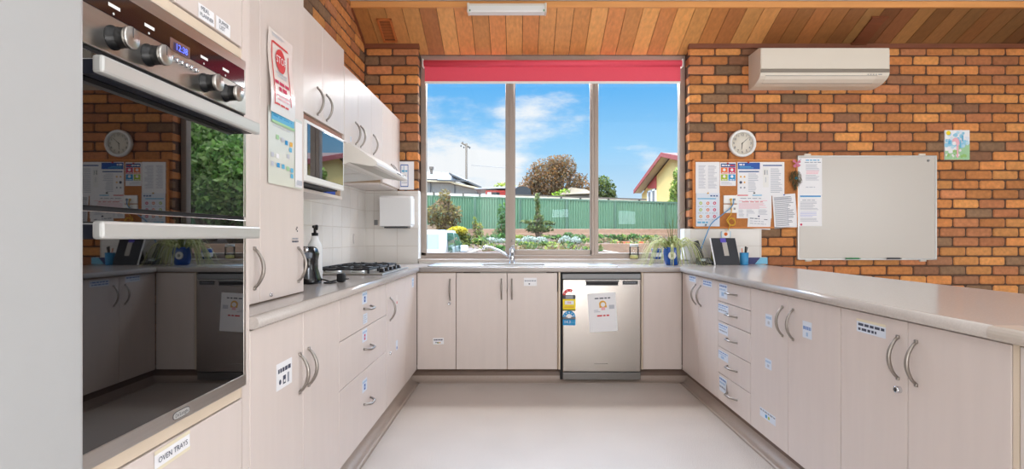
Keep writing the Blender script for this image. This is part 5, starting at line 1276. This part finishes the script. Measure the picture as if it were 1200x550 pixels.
def plant(name, label, cat, base, blobs, n, leaf, cols, group=None, stem_r=.03, extra_tips=0, hollow=.3, elong=1.7, stem=True):
    """blobs: list of (dx, dy, dz, rx, ry, rz) crown lobes above the base"""
    t = thing(name, label, cat, base, group)
    bm = BM(); lay = bm.loops.layers.float_color.new('Col')
    vol = [b[3] * b[5] for b in blobs]; tot = sum(vol)
    for b, v in zip(blobs, vol):
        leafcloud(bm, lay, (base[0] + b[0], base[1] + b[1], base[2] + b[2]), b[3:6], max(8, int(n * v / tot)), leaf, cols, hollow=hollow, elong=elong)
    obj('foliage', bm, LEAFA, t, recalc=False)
    if stem:
        bm = BM(); tips = [(base[0] + b[0], base[1] + b[1], base[2] + b[2]) for b in blobs]
        for _ in range(extra_tips):
            b = random.choice(blobs); tips.append((base[0] + b[0] + random.uniform(-1, 1) * b[3] * .9, base[1] + b[1], base[2] + b[2] + random.uniform(-.2, 1) * b[5]))
        stems(bm, base, tips, stem_r, stem_r * .25)
        obj('stem', bm, WOODB, t)
    return t
def gz(x, y):           # height of the garden at a point
    if y < 16: return .76
    if y > 24.6: return 1.45
    s = (x + 14) / 30; t = (y - 16) / 8.6
    return (.74 + .36 * t) + ((.86 + .27 * t) - (.74 + .36 * t)) * s - .02
def spot(px, y): x = PX(px, y); return (x, y, gz(x, y))
OLIVE = [(150, 130, 76), (134, 120, 70), (168, 146, 84), (120, 104, 66), (150, 120, 90)]
YEL = [(226, 200, 40), (206, 184, 48), (190, 176, 60)]
DKG = [(86, 100, 44), (104, 110, 52), (120, 122, 60)]
GRN = [(88, 126, 54), (74, 110, 48), (110, 144, 66), (62, 94, 42)]
YGR = [(142, 152, 62), (118, 138, 58), (160, 164, 76)]
SILV = [(196, 200, 184), (172, 180, 162), (206, 208, 196), (146, 158, 136)]
BRN = [(140, 104, 62), (122, 96, 62), (154, 108, 60), (112, 90, 60), (132, 112, 70), (166, 110, 54), (112, 84, 62)]
b = spot(520, 24)
plant('garden_shrub', 'tall open olive-brown shrub in front of the fence beside the white car', 'shrub', b,
      [(0, 0, 1.2, .62, .5, .55), (.05, 0, 1.75, .28, .3, .45), (-.5, 0, .95, .32, .35, .5), (.5, 0, 1.0, .35, .35, .5), (.1, 0, .6, .5, .4, .4)], 1500, .075, OLIVE, stem_r=.035, extra_tips=16, hollow=0, elong=2.2)
b = spot(538.5, 18.3)
t = plant('garden_shrub', 'dense rounded bush with a bright yellow top behind the white car', 'shrub', b,
      [(.03, 0, .10, .42, .36, .22), (0, 0, .25, .40, .35, .25)], 1500, .05, DKG + [(150, 150, 60)], stem_r=.02, hollow=.5)
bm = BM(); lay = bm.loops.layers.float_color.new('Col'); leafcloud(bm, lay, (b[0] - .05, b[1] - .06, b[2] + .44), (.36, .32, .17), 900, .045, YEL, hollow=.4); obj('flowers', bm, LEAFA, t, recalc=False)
plant('garden_shrub', 'thin yellow-green sprig shrub between the yellow bush and the mullion', 'shrub', spot(560, 21.5),
      [(0, 0, .45, .22, .2, .3), (-.12, 0, .7, .12, .1, .25), (.1, 0, .2, .3, .2, .2)], 330, .06, YGR + [(150, 130, 70)], extra_tips=7, hollow=0)
plant('garden_shrub', 'bright green upright shrub against the fence, half behind the first mullion', 'shrub', spot(590, 23.4),
      [(0, 0, 1.0, .28, .25, .55), (.05, 0, .5, .38, .3, .45), (-.1, 0, .2, .4, .3, .25)], 900, .06, GRN, extra_tips=6, hollow=.1)
b = spot(630, 21.6)
plant('garden_sapling', 'slender conifer sapling with wide low branches in the middle pane', 'tree', b,
      [(0, 0, 1.6, .10, .1, .3), (0, 0, 1.2, .10, .1, .4), (.02, 0, .8, .22, .2, .3), (-.35, 0, .72, .36, .2, .09), (.38, 0, .68, .36, .2, .09), (.2, 0, .45, .5, .25, .14), (-.15, 0, .45, .35, .2, .16)], 1100, .06, [(96, 112, 58), (120, 134, 66), (84, 100, 52), (140, 146, 80)], stem_r=.035, extra_tips=4, hollow=0, elong=2.4)
GS = 'silver-leaved bushes edging the garden bed'
for px, y, w, h, lab in ((583, 18.6, .50, .13, 'low silver-leaved bush in the lower left pane'), (603, 18.5, .22, .12, 'small silver-leaved bush at the foot of the first mullion'),
                         (626, 18.5, .48, .16, 'broad silver-leaved bush below the conifer sapling'), (668, 18.0, .38, .17, 'rounded silver-leaved bush near the second mullion')):
    plant('silver_bush', lab, 'bush', spot(px, y), [(-w * .4, 0, h * .7, w * .6, .3, h), (w * .4, 0, h * .6, w * .6, .3, h * .9)], 700, .045, SILV, GS, stem_r=.012, hollow=.3)
GT = 'green tufts in the garden bed'
for px, y, w, h, cols, lab in (
    (563, 17.2, .22, .26, YGR + GRN, 'yellow-green tuft of plants beside the tap'), (577, 20.5, .3, .2, GRN, 'green tuft under the thin sprig shrub'), (588, 21.5, .3, .22, GRN, 'green tuft at the foot of the bright green shrub'),
    (609, 20.5, .26, .2, YGR, 'yellow-green tuft just inside the middle pane'), (619, 17.0, .30, .10, GRN + YGR, 'grassy tuft in front of the broad silver bush'), (641, 17.0, .24, .13, YGR + GRN, 'low grassy tuft between two silver bushes'),
    (652, 21.5, .22, .17, GRN, 'upright green tuft beyond the silver bushes'), (666, 22, .2, .26, [(76, 110, 58), (96, 126, 66)], 'dark green spiky tuft near the brick garden wall'), (678, 21, .3, .22, [(84, 116, 60), (110, 136, 70)], 'dark green tuft by the second mullion'),
    (688, 19, .2, .14, YGR, 'small pale tuft by the second mullion'),
    (703, 20.5, .16, .22, GRN, 'first green tuft in the pane with the yellow house'), (716, 20.2, .24, .24, GRN, 'leafy tuft below the fence reflection'), (729, 20.2, .26, .22, GRN + YGR, 'leafy tuft left of the glass jar'),
    (742, 20, .18, .26, GRN, 'leafy tuft behind the glass jar'), (758, 20, .28, .2, YGR + GRN, 'leafy tuft behind the potted spider plant')):
    b = spot(px, y)
    plant('garden_tuft', lab, 'plant', b, [(0, 0, h * .5, w, .2, h * .6)], 190, .07, cols, GT, stem=False, hollow=0, elong=2.6)
for px, w, lab in ((731, .20, 'terracotta garden edging block left of the glass jar'), (754, .16, 'terracotta garden edging block right of the glass jar')):
    b = spot(px, 17.4); bm = BM(); box(bm, b[0] - w, b[0] + w, b[1] - .1, b[1] + .1, b[2] - .05, b[2] + .12, .02)
    tag(obj('edging_block', bm, TERRA), lab, 'edging block', 'terracotta edging in the garden')

bm = BM(); lay = bm.loops.layers.float_color.new('Col')
for _ in range(195):
    y = random.uniform(16.4, 24.3) if _ < 150 else random.uniform(11.5, 16); px = random.uniform(495, 800) if _ < 150 else random.uniform(560, 700); x = PX(px, y)
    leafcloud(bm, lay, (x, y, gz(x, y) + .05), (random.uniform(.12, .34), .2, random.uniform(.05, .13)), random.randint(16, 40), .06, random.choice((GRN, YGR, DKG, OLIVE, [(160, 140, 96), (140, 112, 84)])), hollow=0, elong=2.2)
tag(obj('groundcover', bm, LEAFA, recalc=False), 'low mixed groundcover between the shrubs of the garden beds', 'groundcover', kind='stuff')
# trees beyond the fence
def tree(label, px, y, z0, blobs, n, leaf, cols, group='trees beyond the fence', tips=10, tr=.12, hollow=.25, x=None):
    b = (PX(px, y) if x is None else x, y, z0)
    return plant('tree', label, 'tree', b, blobs, n, leaf, cols, group, stem_r=tr, extra_tips=tips, hollow=hollow, elong=1.6)
tree('large brown twiggy tree beyond the fence in the middle pane', 650, 35, 1.4,
     [(0, 0, 3.0, 1.8, 1.6, 1.6), (-.6, 0, 3.6, 1.3, 1.2, 1.15), (.6, 0, 4.1, .85, 1.0, .95), (-1.6, 0, 2.5, .8, 1, 1.2), (1.6, 0, 2.7, .75, 1, 1.1), (2.0, 0, 2.0, .6, .9, .8), (0.2, 0, 1.9, 2.3, 1.2, .9), (.1, 0, 4.45, .8, .8, .5), (-2.1, 0, 2.1, .5, .8, .9), (2.2, 0, 2.2, .4, .8, .8)], 13000, .095, BRN, tips=60, hollow=0)
tree('bright green bush in front of the large brown tree', 652, 33.2, 1.4, [(0, 0, 1.9, .55, .4, .55), (-.5, 0, 1.75, .4, .4, .3), (.5, 0, 2.3, .45, .4, .35)], 700, .11, [(150, 180, 56), (120, 150, 50), (172, 196, 80)], tips=4, tr=.05)
tree('dark green tree just beyond the second mullion', 706, 38, 1.4, [(0, 0, 2.9, .95, .8, 1.1), (.55, 0, 2.2, .5, .7, .9), (-.6, 0, 2.2, .7, .7, 1.0)], 2600, .13, [(74, 92, 40), (96, 110, 50), (58, 76, 36), (120, 128, 56)], tips=6)
tree('small yellow-green tree behind the red shed', 590, 42, 1.4, [(0, 0, 3.1, .95, .7, .85), (-.7, 0, 2.7, .6, .6, .5), (.7, 0, 2.9, .8, .6, .8)], 1300, .14, [(164, 170, 70), (140, 150, 64), (186, 186, 90)], tips=6)
tree('bright green tree beside the yellow house at the edge of the window', 793.5, 27.2, 1.2, [(0, 0, 2.1, .38, .35, .75), (.1, 0, 2.9, .3, .3, .55), (-.1, 0, 1.5, .36, .3, .5)], 1500, .09, [(158, 180, 70), (128, 152, 58), (186, 200, 96), (104, 128, 50)], tips=6, tr=.05)
for x, y, s, lab in ((9.6, 19.6, 1.0, 'leafy green tree past the end of the fence, mirrored in the upper oven door'), (12.5, 21, 1.1, 'tall leafy tree far past the end of the garden'), (7.6, 17.6, .62, 'smaller leafy tree past the end of the garden')):
    tree(lab, 0, y, .7, [(0, 0, 3.2 * s, 1.9 * s, 1.5 * s, 1.6 * s), (-.8 * s, 0, 2.2 * s, 1.2 * s, 1.2 * s, 1.1 * s), (.8 * s, 0, 4.4 * s, 1.3 * s, 1.2 * s, 1.2 * s), (.7 * s, 0, 2.3 * s, 1.2 * s, 1.2 * s, 1.1 * s)], 9000, .15, [(184, 216, 120), (150, 192, 96), (206, 228, 150), (116, 156, 76)], tips=8, x=x)

# grey house with a pale metal roof
HD = 40.0
def P3(px, py, d): return Vector((PX(px, d), d, PZ(py, d)))
def poly(bm, pts, mi=0): 
    f = bm.faces.new([bm.verts.new(p) for p in pts]); f.material_index = mi; return f
t = thing('grey_house', 'grey clad house with a pale metal roof beyond the fence', 'house', (-5.5, 40, 1.4))
bm = BM()
pts = [P3(430, 236, HD), P3(559, 236, HD), P3(559, 221.5, HD), P3(532, 213.2, HD), P3(430, 211, HD)]
prism(bm, [(p.x, p.z) for p in pts], 'y', HD, HD + 7); obj('wall', bm, CLADG, t)
bm = BM()
E = [P3(430, 210, 39.4), P3(511.5, 210, 39.4), P3(517.5, 202.2, 43), P3(440, 198.5, 43)]
poly(bm, E); poly(bm, [E[1], P3(551, 212.2, 39.4), P3(526.5, 202.6, 43), E[2]])
poly(bm, [E[3], E[2], P3(526.5, 202.6, 43), P3(526, 209, 47), P3(440, 209, 47)])
obj('roof', bm, ROOFG, t)
bm = BM()
def strip(a, b, h, dep, mi=0):
    vs = []
    for p in (a, b):
        for dy, dz in ((0, 0), (dep, 0), (dep, -h), (0, -h)): vs.append(bm.verts.new(p + Vector((0, dy, dz))))
    for i in range(4): f = bm.faces.new((vs[i], vs[(i + 1) % 4], vs[4 + (i + 1) % 4], vs[4 + i])); f.material_index = mi
    bm.faces.new(vs[:4]).material_index = mi; bm.faces.new(vs[4:]).material_index = mi
strip(P3(430, 209.6, 39.3), P3(512, 209.6, 39.3), .11, .15); strip(P3(511.5, 209.3, 39.35), P3(518, 202.0, 42.9), .08, .1); strip(P3(526, 202.3, 39.3), P3(564, 218.8, 39.3), .13, 4)
strip(P3(512, 210.2, 39.2), P3(549, 211.6, 39.2), .10, .2)
obj('gutter', bm, mat('dark_gutter', (74, 72, 72), .6), t)
bm = BM(); strip(P3(529, 213.0, 39.35), P3(561.5, 219.9, 39.35), .13, 1.2); strip(P3(499, 211.2, 39.3), P3(530, 212.4, 39.3), .10, .5); obj('soffit', bm, BEIGE, t)
bm = BM(); c = P3(505.6, 202, 42); box(bm, c.x - .1, c.x + .1, c.y - .1, c.y + .1, c.z - .3, c.z + .28); box(bm, c.x - .15, c.x + .15, c.y - .15, c.y + .15, c.z + .22, c.z + .42); obj('chimney', bm, DKPOST, t)
bm = BM(); 
for px in (504.5, 533): a = P3(px, 220, 39.9); box(bm, a.x - .04, a.x + .04, a.y - .06, a.y, 1.5, a.z + .45)
obj('downpipe', bm, mat('dark_gutter', (74, 72, 72), .6), t)
# red shed
SD = 37.0
t = thing('red_shed', 'low red shed with a pale flat roof beyond the fence', 'shed', (PX(588, SD), SD, 1.4))
bm = BM(); a, b = P3(569, 240, SD), P3(606, 223.2, SD); box(bm, a.x, b.x, SD, SD + 3, 1.4, b.z); obj('wall', bm, SHEDR, t)
bm = BM()
prism(bm, [(PX(557, SD), PZ(222.4, SD)), (PX(607, SD), PZ(221.0, SD)), (PX(607, SD), PZ(218.8, SD)), (PX(585, SD), PZ(219.6, SD)), (PX(557, SD), PZ(221.3, SD))], 'y', SD - .5, SD + 3.3); obj('roof', bm, ROOFG, t)
bm = BM(); a = P3(571, 240, SD - .04); b = P3(575.6, 225.3, SD); box(bm, a.x, b.x, SD - .04, SD - .005, 1.4, b.z); obj('door', bm, WHITEM, t)
bm = BM(); a = P3(576.3, 230.5, SD); b = P3(585.5, 225.6, SD); box(bm, a.x, b.x, SD - .02, SD - .004, a.z, b.z); obj('opening', bm, BLACKM, t)
# dark covered trailer and the tan roof in the middle pane
bm = BM(); pr = [(603, 229.5), (603, 223), (606, 219.6), (612, 218.6), (618, 219.5), (622, 223), (622.5, 229.5)]
prism(bm, [(PX(p, 33.5), PZ(q - .3, 33.5)) for p, q in pr] + [(PX(622.5, 33.5), 1.4), (PX(603, 33.5), 1.4)], 'y', 33.5, 36); tag(obj('covered_trailer', bm, BLACKM), 'dark humped cover showing above the cream fence at the brown tree', 'trailer cover')
t = thing('tan_roof_house', 'low house with a weathered tan hip roof below the brown tree', 'house', (PX(673, 33), 33, 1.4))
bm = BM(); a, b = P3(658, 230, 32.8), P3(695, 227.2, 32.8); box(bm, a.x + .1, b.x - .1, 32.9, 34.5, 1.4, b.z); obj('wall', bm, mat('dark_timber', (74, 68, 56), .8), t)
bm = BM(); E = [P3(655.5, 228.4, 32.6), P3(695, 226.5, 32.6), P3(687, 222, 33.6), P3(668, 219.6, 33.8)]; poly(bm, E); obj('roof', bm, mat('weathered_roof', (136, 118, 94), .8, noise=.15, nscale=(5, 5, 5)), t)

# yellow brick house: its gable faces the garden, the ridge runs away to the side
t = thing('yellow_house', 'yellow brick house with red barge boards and brown tiled roof', 'house', (12, 36, 1.4))
gx = 10.0; ox = 9.4
ap = P3(775, 179.2, 36); rise = (PZ(179.2, 36) - PZ(223.5, 44.6)) / 8.6
apz = ap.z; y0, y1 = 27.4, 44.6
bm = BM(); prism(bm, [(y0 + .7, 1.3), (44.4, 1.3), (44.4, apz - rise * 8.4 - .34), (36, apz - .34), (y0 + .7, apz - rise * 7.9 - .34)], 'x', gx, gx + 12); obj('wall', bm, YBRICK, t)
bm = BM()
for ya, yb_ in ((36, y0), (36, y1)):
    za, zb = apz, apz - rise * abs(yb_ - 36)
    vs = [bm.verts.new(v) for v in ((ox, ya, za), (ox, yb_, zb), (ox + 14, yb_, zb), (ox + 14, ya, za))]; bm.faces.new(vs)
obj('roof', bm, RTILE, t)
bm = BM()
for ya, yb_ in ((36, y0), (36, y1)):
    za, zb = apz, apz - rise * abs(yb_ - 36); h = .26
    vs = [bm.verts.new((x, y, z)) for x in (ox - .04, ox + .02) for y, z in ((ya, za + .03), (yb_, zb + .03), (yb_, zb - h), (ya, za - h))]
    for q in ((0, 1, 2, 3), (4, 5, 6, 7), (0, 1, 5, 4), (3, 2, 6, 7), (1, 2, 6, 5)): bm.faces.new([vs[i] for i in q])
obj('barge_board', bm, BARGE, t)
bm = BM()
for ya, yb_ in ((36, y0), (36, y1)):
    za, zb = apz - .22, apz - .22 - rise * abs(yb_ - 36)
    bm.faces.new([bm.verts.new(v) for v in ((ox, ya, za), (ox, yb_, zb), (gx, yb_, zb), (gx, ya, za))])
obj('soffit', bm, BEIGE, t)
yy = lambda px: F * gx / (px - VX)
ya, yb_ = yy(769.5), yy(759.3)
bm = BM(); prism(bm, [(ya, PZ(221, ya)), (yb_, PZ(221, yb_)), (yb_, apz - rise * (yb_ - 36) - .36), (ya, apz - rise * (ya - 36) - .36)], 'x', gx - .05, gx + .02)
f_ = obj('timber_panel', bm, mat('red_weatherboard', (176, 62, 52), .7, noise=.12, nscale=(1, 1, 30)), t)
bm = BM(); z0 = 2.0; z1 = PZ(220.7, ya)
for a, b in ((ya, ya + .25), (yb_ - .25, yb_), ((ya + yb_) / 2 - .15, (ya + yb_) / 2 + .15)): box(bm, gx - .07, gx, a, b, z0, z1)
box(bm, gx - .07, gx, ya, yb_, z1 - .12, z1); w_ = obj('window', bm, WHITEM, t)
bm = BM(); box(bm, gx - .03, gx - .01, ya + .2, yb_ - .2, z0, z1 - .1); obj('pane', bm, mat('house_glass', (96, 100, 104), .05), w_)

# power pole
PD = 60.0
t = thing('power_pole', 'tall timber power pole with an angled crossarm against the clouds', 'power pole', (PX(546.5, PD), PD, 0))
bm = BM(); tube(bm, [(PX(546.5, PD), PD, 0), (PX(546.5, PD), PD, PZ(168.2, PD))], [.15, .115], 10); obj('pole', bm, POLEW, t)
bm = BM(); a, b = P3(540.8, 167.6, PD - .3), P3(551, 173.2, PD + .3); tube(bm, [a, b], .09, 6); obj('crossarm', bm, POLEW, t)
for px, py in ((542.3, 167.0), (540.2, 171.0), (543.6, 172.8), (550.3, 173.4)):
    bm = BM(); p = P3(px, py, PD); lathe(bm, [(0, -.1), (.08, -.08), (.05, 0), (.08, .06), (0, .1)], p, 'z', 8); obj('insulator', bm, DKGREY, t)
bm = BM(); p0, p1 = P3(552, 193.8, PD), P3(620, 196.5, 75); tube(bm, [p0, (p0 + p1) / 2 + Vector((0, 0, -.15)), p1], .02, 4); obj('power_line', bm, GREY, t)

# white car parked in the drive, its tail towards the house
th = math.radians(4)
t = thing('parked_car', 'white hatchback parked outside with its tail to the window', 'car', (-2.6, 15.2, -.3))
def C(x, y, z):       # x across (0 = right side), y forward from the tail
    x -= 0.0
    return (-1.74 + x * math.cos(th) + y * math.sin(th), 13.0 - x * math.sin(th) * 0 + y * math.cos(th), -.3 + z)
bm = BM()
def loft(bm, rings, mi=0, smooth=True):
    R = [[bm.verts.new(p) for p in r] for r in rings]; n = len(R[0])
    for i in range(len(R) - 1):
        for k in range(n):
            f = bm.faces.new((R[i][k], R[i][(k + 1) % n], R[i + 1][(k + 1) % n], R[i + 1][k])); f.material_index = mi; f.smooth = smooth
    bm.faces.new(R[0]).material_index = mi; bm.faces.new(R[-1]).material_index = mi
CWd = 1.72
def ring(y, zb, zt, ins=0.0, r=.1):
    xs0, xs1 = -CWd + ins, -ins
    return [C(xs0 + r, y, zb), C(xs1 - r, y, zb), C(xs1, y, zb + r), C(xs1, y, zt - r), C(xs1 - r, y, zt), C(xs0 + r, y, zt), C(xs0, y, zt - r), C(xs0, y, zb + r)]
loft(bm, [ring(-.1, .35, .85, .1), ring(.05, .25, 1.0), ring(1.2, .22, 1.0), ring(2.9, .22, .98), ring(3.4, .22, .92), ring(4.0, .25, .82, .04), ring(4.25, .32, .72, .14)])
body = obj('body', bm, CARW, t)
bm = BM()       # greenhouse: roof and pillars
zr, zb2, ii = 1.575, .97, .09
loft(bm, [[C(-CWd + .02, .02, zb2), C(-.02, .02, zb2), C(-ii, .20, zr - .03), C(-CWd + ii, .20, zr - .03)],
          [C(-CWd + .02, .30, zb2), C(-.02, .30, zb2), C(-ii, .42, zr), C(-CWd + ii, .42, zr)],
          [C(-CWd + .02, 1.9, zb2), C(-.02, 1.9, zb2), C(-ii - .02, 1.75, zr), C(-CWd + ii + .02, 1.75, zr)],
          [C(-CWd + .04, 3.1, zb2), C(-.04, 3.1, zb2), C(-ii - .08, 2.2, zr - .05), C(-CWd + ii + .08, 2.2, zr - .05)]])
obj('cabin', bm, CARW, t)
def pane3(pts, m, nm):
    bm = BM(); bm.faces.new([bm.verts.new(p) for p in pts]); obj(nm, bm, m, t)
lerp = lambda a, b, s: a + (b - a) * s
pane3([C(-CWd + .16, .045, 1.04), C(-.16, .045, 1.04), C(-.20, .160, 1.47), C(-CWd + .20, .160, 1.47)], CARG, 'rear_window')
pane3([C(-.018 + .006, .42, 1.01), C(-.018 + .006, 1.35, 1.01), C(-.085 + .012, 1.33, 1.51), C(-.085 + .012, .52, 1.51)], CARGD, 'side_window')
pane3([C(-.018 + .006, 1.42, 1.01), C(-.020 + .006, 2.75, 1.01), C(-.10 + .02, 2.02, 1.49), C(-.085 + .014, 1.42, 1.51)], CARGD, 'side_window')
bm = BM(); box(bm, *sorted((C(.02, 0, 0)[0] + .1, C(.24, 0, 0)[0] + .1)), 15.0, 15.16, .70, .88, .03); obj('mirror', bm, CARW, t)
for y_ in (.75, 3.35):
    for x_ in (-CWd + .02, -.2):
        c = C(x_, y_, .31); bm = BM(); lathe(bm, [(0, 0), (.2, 0), (.31, .02), (.31, .16), (.2, .18), (0, .18)], c, 'x', 24); obj('wheel', bm, RUBBER, t)
for x_ in (-CWd + .1, -.3):
    a = C(x_, -.06, .72); bm = BM(); box(bm, a[0], a[0] + .2, a[1] - .05, a[1] + .05, a[2], a[2] + .16, .02); obj('tail_light', bm, RED, t)
# ------------------------------------------------------------------ light
def world():
    w = bpy.data.worlds.new('sky'); SC.world = w; w.use_nodes = True
    nt = w.node_tree; N, L = nt.nodes, nt.links
    bg = N['Background']
    tc = N.new('ShaderNodeTexCoord'); sp = N.new('ShaderNodeSeparateXYZ'); L.new(tc.outputs['Generated'], sp.inputs[0])
    cr = N.new('ShaderNodeValToRGB'); e = cr.color_ramp.elements
    e[0].position = 0.0; e[0].color = lin((120, 130, 110)); e[1].position = 1.0; e[1].color = lin((206, 222, 244))
    for p, c in ((.485, (150, 158, 140)), (.502, (226, 240, 250)), (.53, (206, 232, 252)), (.58, (150, 210, 252)), (.635, (98, 184, 250)), (.655, (84, 172, 248)), (.75, (186, 212, 244))):
        x = e.new(p); x.color = lin(c)
    mr = N.new('ShaderNodeMapRange'); mr.inputs['From Min'].default_value = -1; mr.inputs['From Max'].default_value = 1
    L.new(sp.outputs['Z'], mr.inputs['Value']); L.new(mr.outputs['Result'], cr.inputs['Fac'])
    # clouds
    mp = N.new('ShaderNodeMapping'); mp.inputs['Scale'].default_value = (3.2, 3.2, 8.5); mp.inputs['Location'].default_value = (.35, .2, .15)
    L.new(tc.outputs['Generated'], mp.inputs['Vector'])
    nz = N.new('ShaderNodeTexNoise'); nz.inputs['Scale'].default_value = 1.6; nz.inputs['Detail'].default_value = 8; nz.inputs['Roughness'].default_value = .58
    L.new(mp.outputs['Vector'], nz.inputs['Vector'])
    def rng(sock, a, b, c=0.0, d=1.0):
        m = N.new('ShaderNodeMapRange'); m.interpolation_type = 'SMOOTHSTEP'
        for k, v in zip(('From Min', 'From Max', 'To Min', 'To Max'), (a, b, c, d)): m.inputs[k].default_value = v
        L.new(sock, m.inputs['Value']); return m.outputs['Result']
    def mth(op, a, b):
        m = N.new('ShaderNodeMath'); m.operation = op
        for i, v in enumerate((a, b)):
            if isinstance(v, (int, float)): m.inputs[i].default_value = v
            else: L.new(v, m.inputs[i])
        return m.outputs[0]
    # more cloud low down and towards the left of the view
    low = rng(sp.outputs['Z'], .30, .10); left = rng(sp.outputs['X'], .20, -.08)
    thr = mth('ADD', nz.outputs['Fac'], mth('ADD', mth('MULTIPLY', mth('MULTIPLY', low, left), .34), -.08))
    cl = rng(thr, .47, .70)
    mx = N.new('ShaderNodeMix'); mx.data_type = 'RGBA'; L.new(cl, mx.inputs['Factor']); L.new(cr.outputs['Color'], mx.inputs['A']); mx.inputs['B'].default_value = (.95, .97, 1.0, 1)
    L.new(mx.outputs['Result'], bg.inputs['Color'])
    # the sky is brighter overhead and around the sun behind the building
    up = rng(sp.outputs['Z'], .28, .55, 0, SKY_UP); back = rng(sp.outputs['Y'], -.93, -.97, 0, 16.0)
    front = rng(sp.outputs['Y'], -.2, .45, .4, 1.0)
    L.new(mth('ADD', 1.0, mth('ADD', mth('MULTIPLY', up, front), back)), bg.inputs['Strength'])
SKY_UP = 10.5
world()
def sun(d, s, a=.012, col=(1, .95, .87)):
    l = bpy.data.lights.new('sun', 'SUN'); l.energy = s; l.angle = a; l.color = col
    o = bpy.data.objects.new('sun', l); COL.objects.link(o); o.rotation_euler = Vector(d).to_track_quat('-Z', 'Y').to_euler(); return o
sun((.42, .55, -.78), 2.7)
def area(name, loc, d, sx, sy, watts, col=(1, 1, 1)):
    l = bpy.data.lights.new(name, 'AREA'); l.shape = 'RECTANGLE'; l.size = sx; l.size_y = sy; l.energy = watts; l.color = col
    o = bpy.data.objects.new(name, l); COL.objects.link(o); o.location = loc; o.rotation_euler = Vector(d).to_track_quat('-Z', 'Y').to_euler(); return o
area('ceiling_fill', (1.4, .6, 2.93), (0, .12, -1), 5.0, 5.0, 96, (1, .985, .96))  # soft fill lamp added below the ceiling to brighten the whole room
area('rear_fill', (2.4, -3.7, 1.3), (-.12, 1, .16), 5.0, 1.6, 28, (1, .98, .95))  # unseen fill lamp added behind the camera, facing the window wall
area('upward_fill', (1.5, -1.6, .45), (-.05, .5, .86), 2.6, .9, 90, (1, .98, .95))  # low lamp added to brighten the timber ceiling from below
area('left_fill', (-1.0, -2.2, 1.5), (.8, .66, .02), 1.6, 1.4, 34, (1, .99, .97))  # fill lamp added on the left to lift the peninsula doors
area('window_fill', (.3, 5.24, 2.655), (0, -.62, -.78), 2.4, .26, 72, (1, .99, .98))  # strip lamp added outside, stands in for sky light over the bench
area('right_fill', (5.1, -.3, 1.65), (-1, .5, -.03), 3.6, 1.3, 72, (1, 1, 1))  # fill lamp added inside the right wall to brighten the wall cupboards

# ------------------------------------------------------------------ camera
cam = bpy.data.cameras.new('camera'); co = bpy.data.objects.new('camera', cam); COL.objects.link(co)
co.location = (0, 0, EYE); co.rotation_euler = (PI / 2, 0, 0)
cam.sensor_fit = 'HORIZONTAL'; cam.sensor_width = 36; cam.lens = F * 36 / 1200
cam.shift_x = -(VX - 600) / 1200; cam.shift_y = (VY - 275) / 1200
cam.clip_start = .05; cam.clip_end = 300
SC.camera = co
SC.view_settings.view_transform = 'Standard'; SC.view_settings.look = 'None'; SC.view_settings.exposure = 0.0
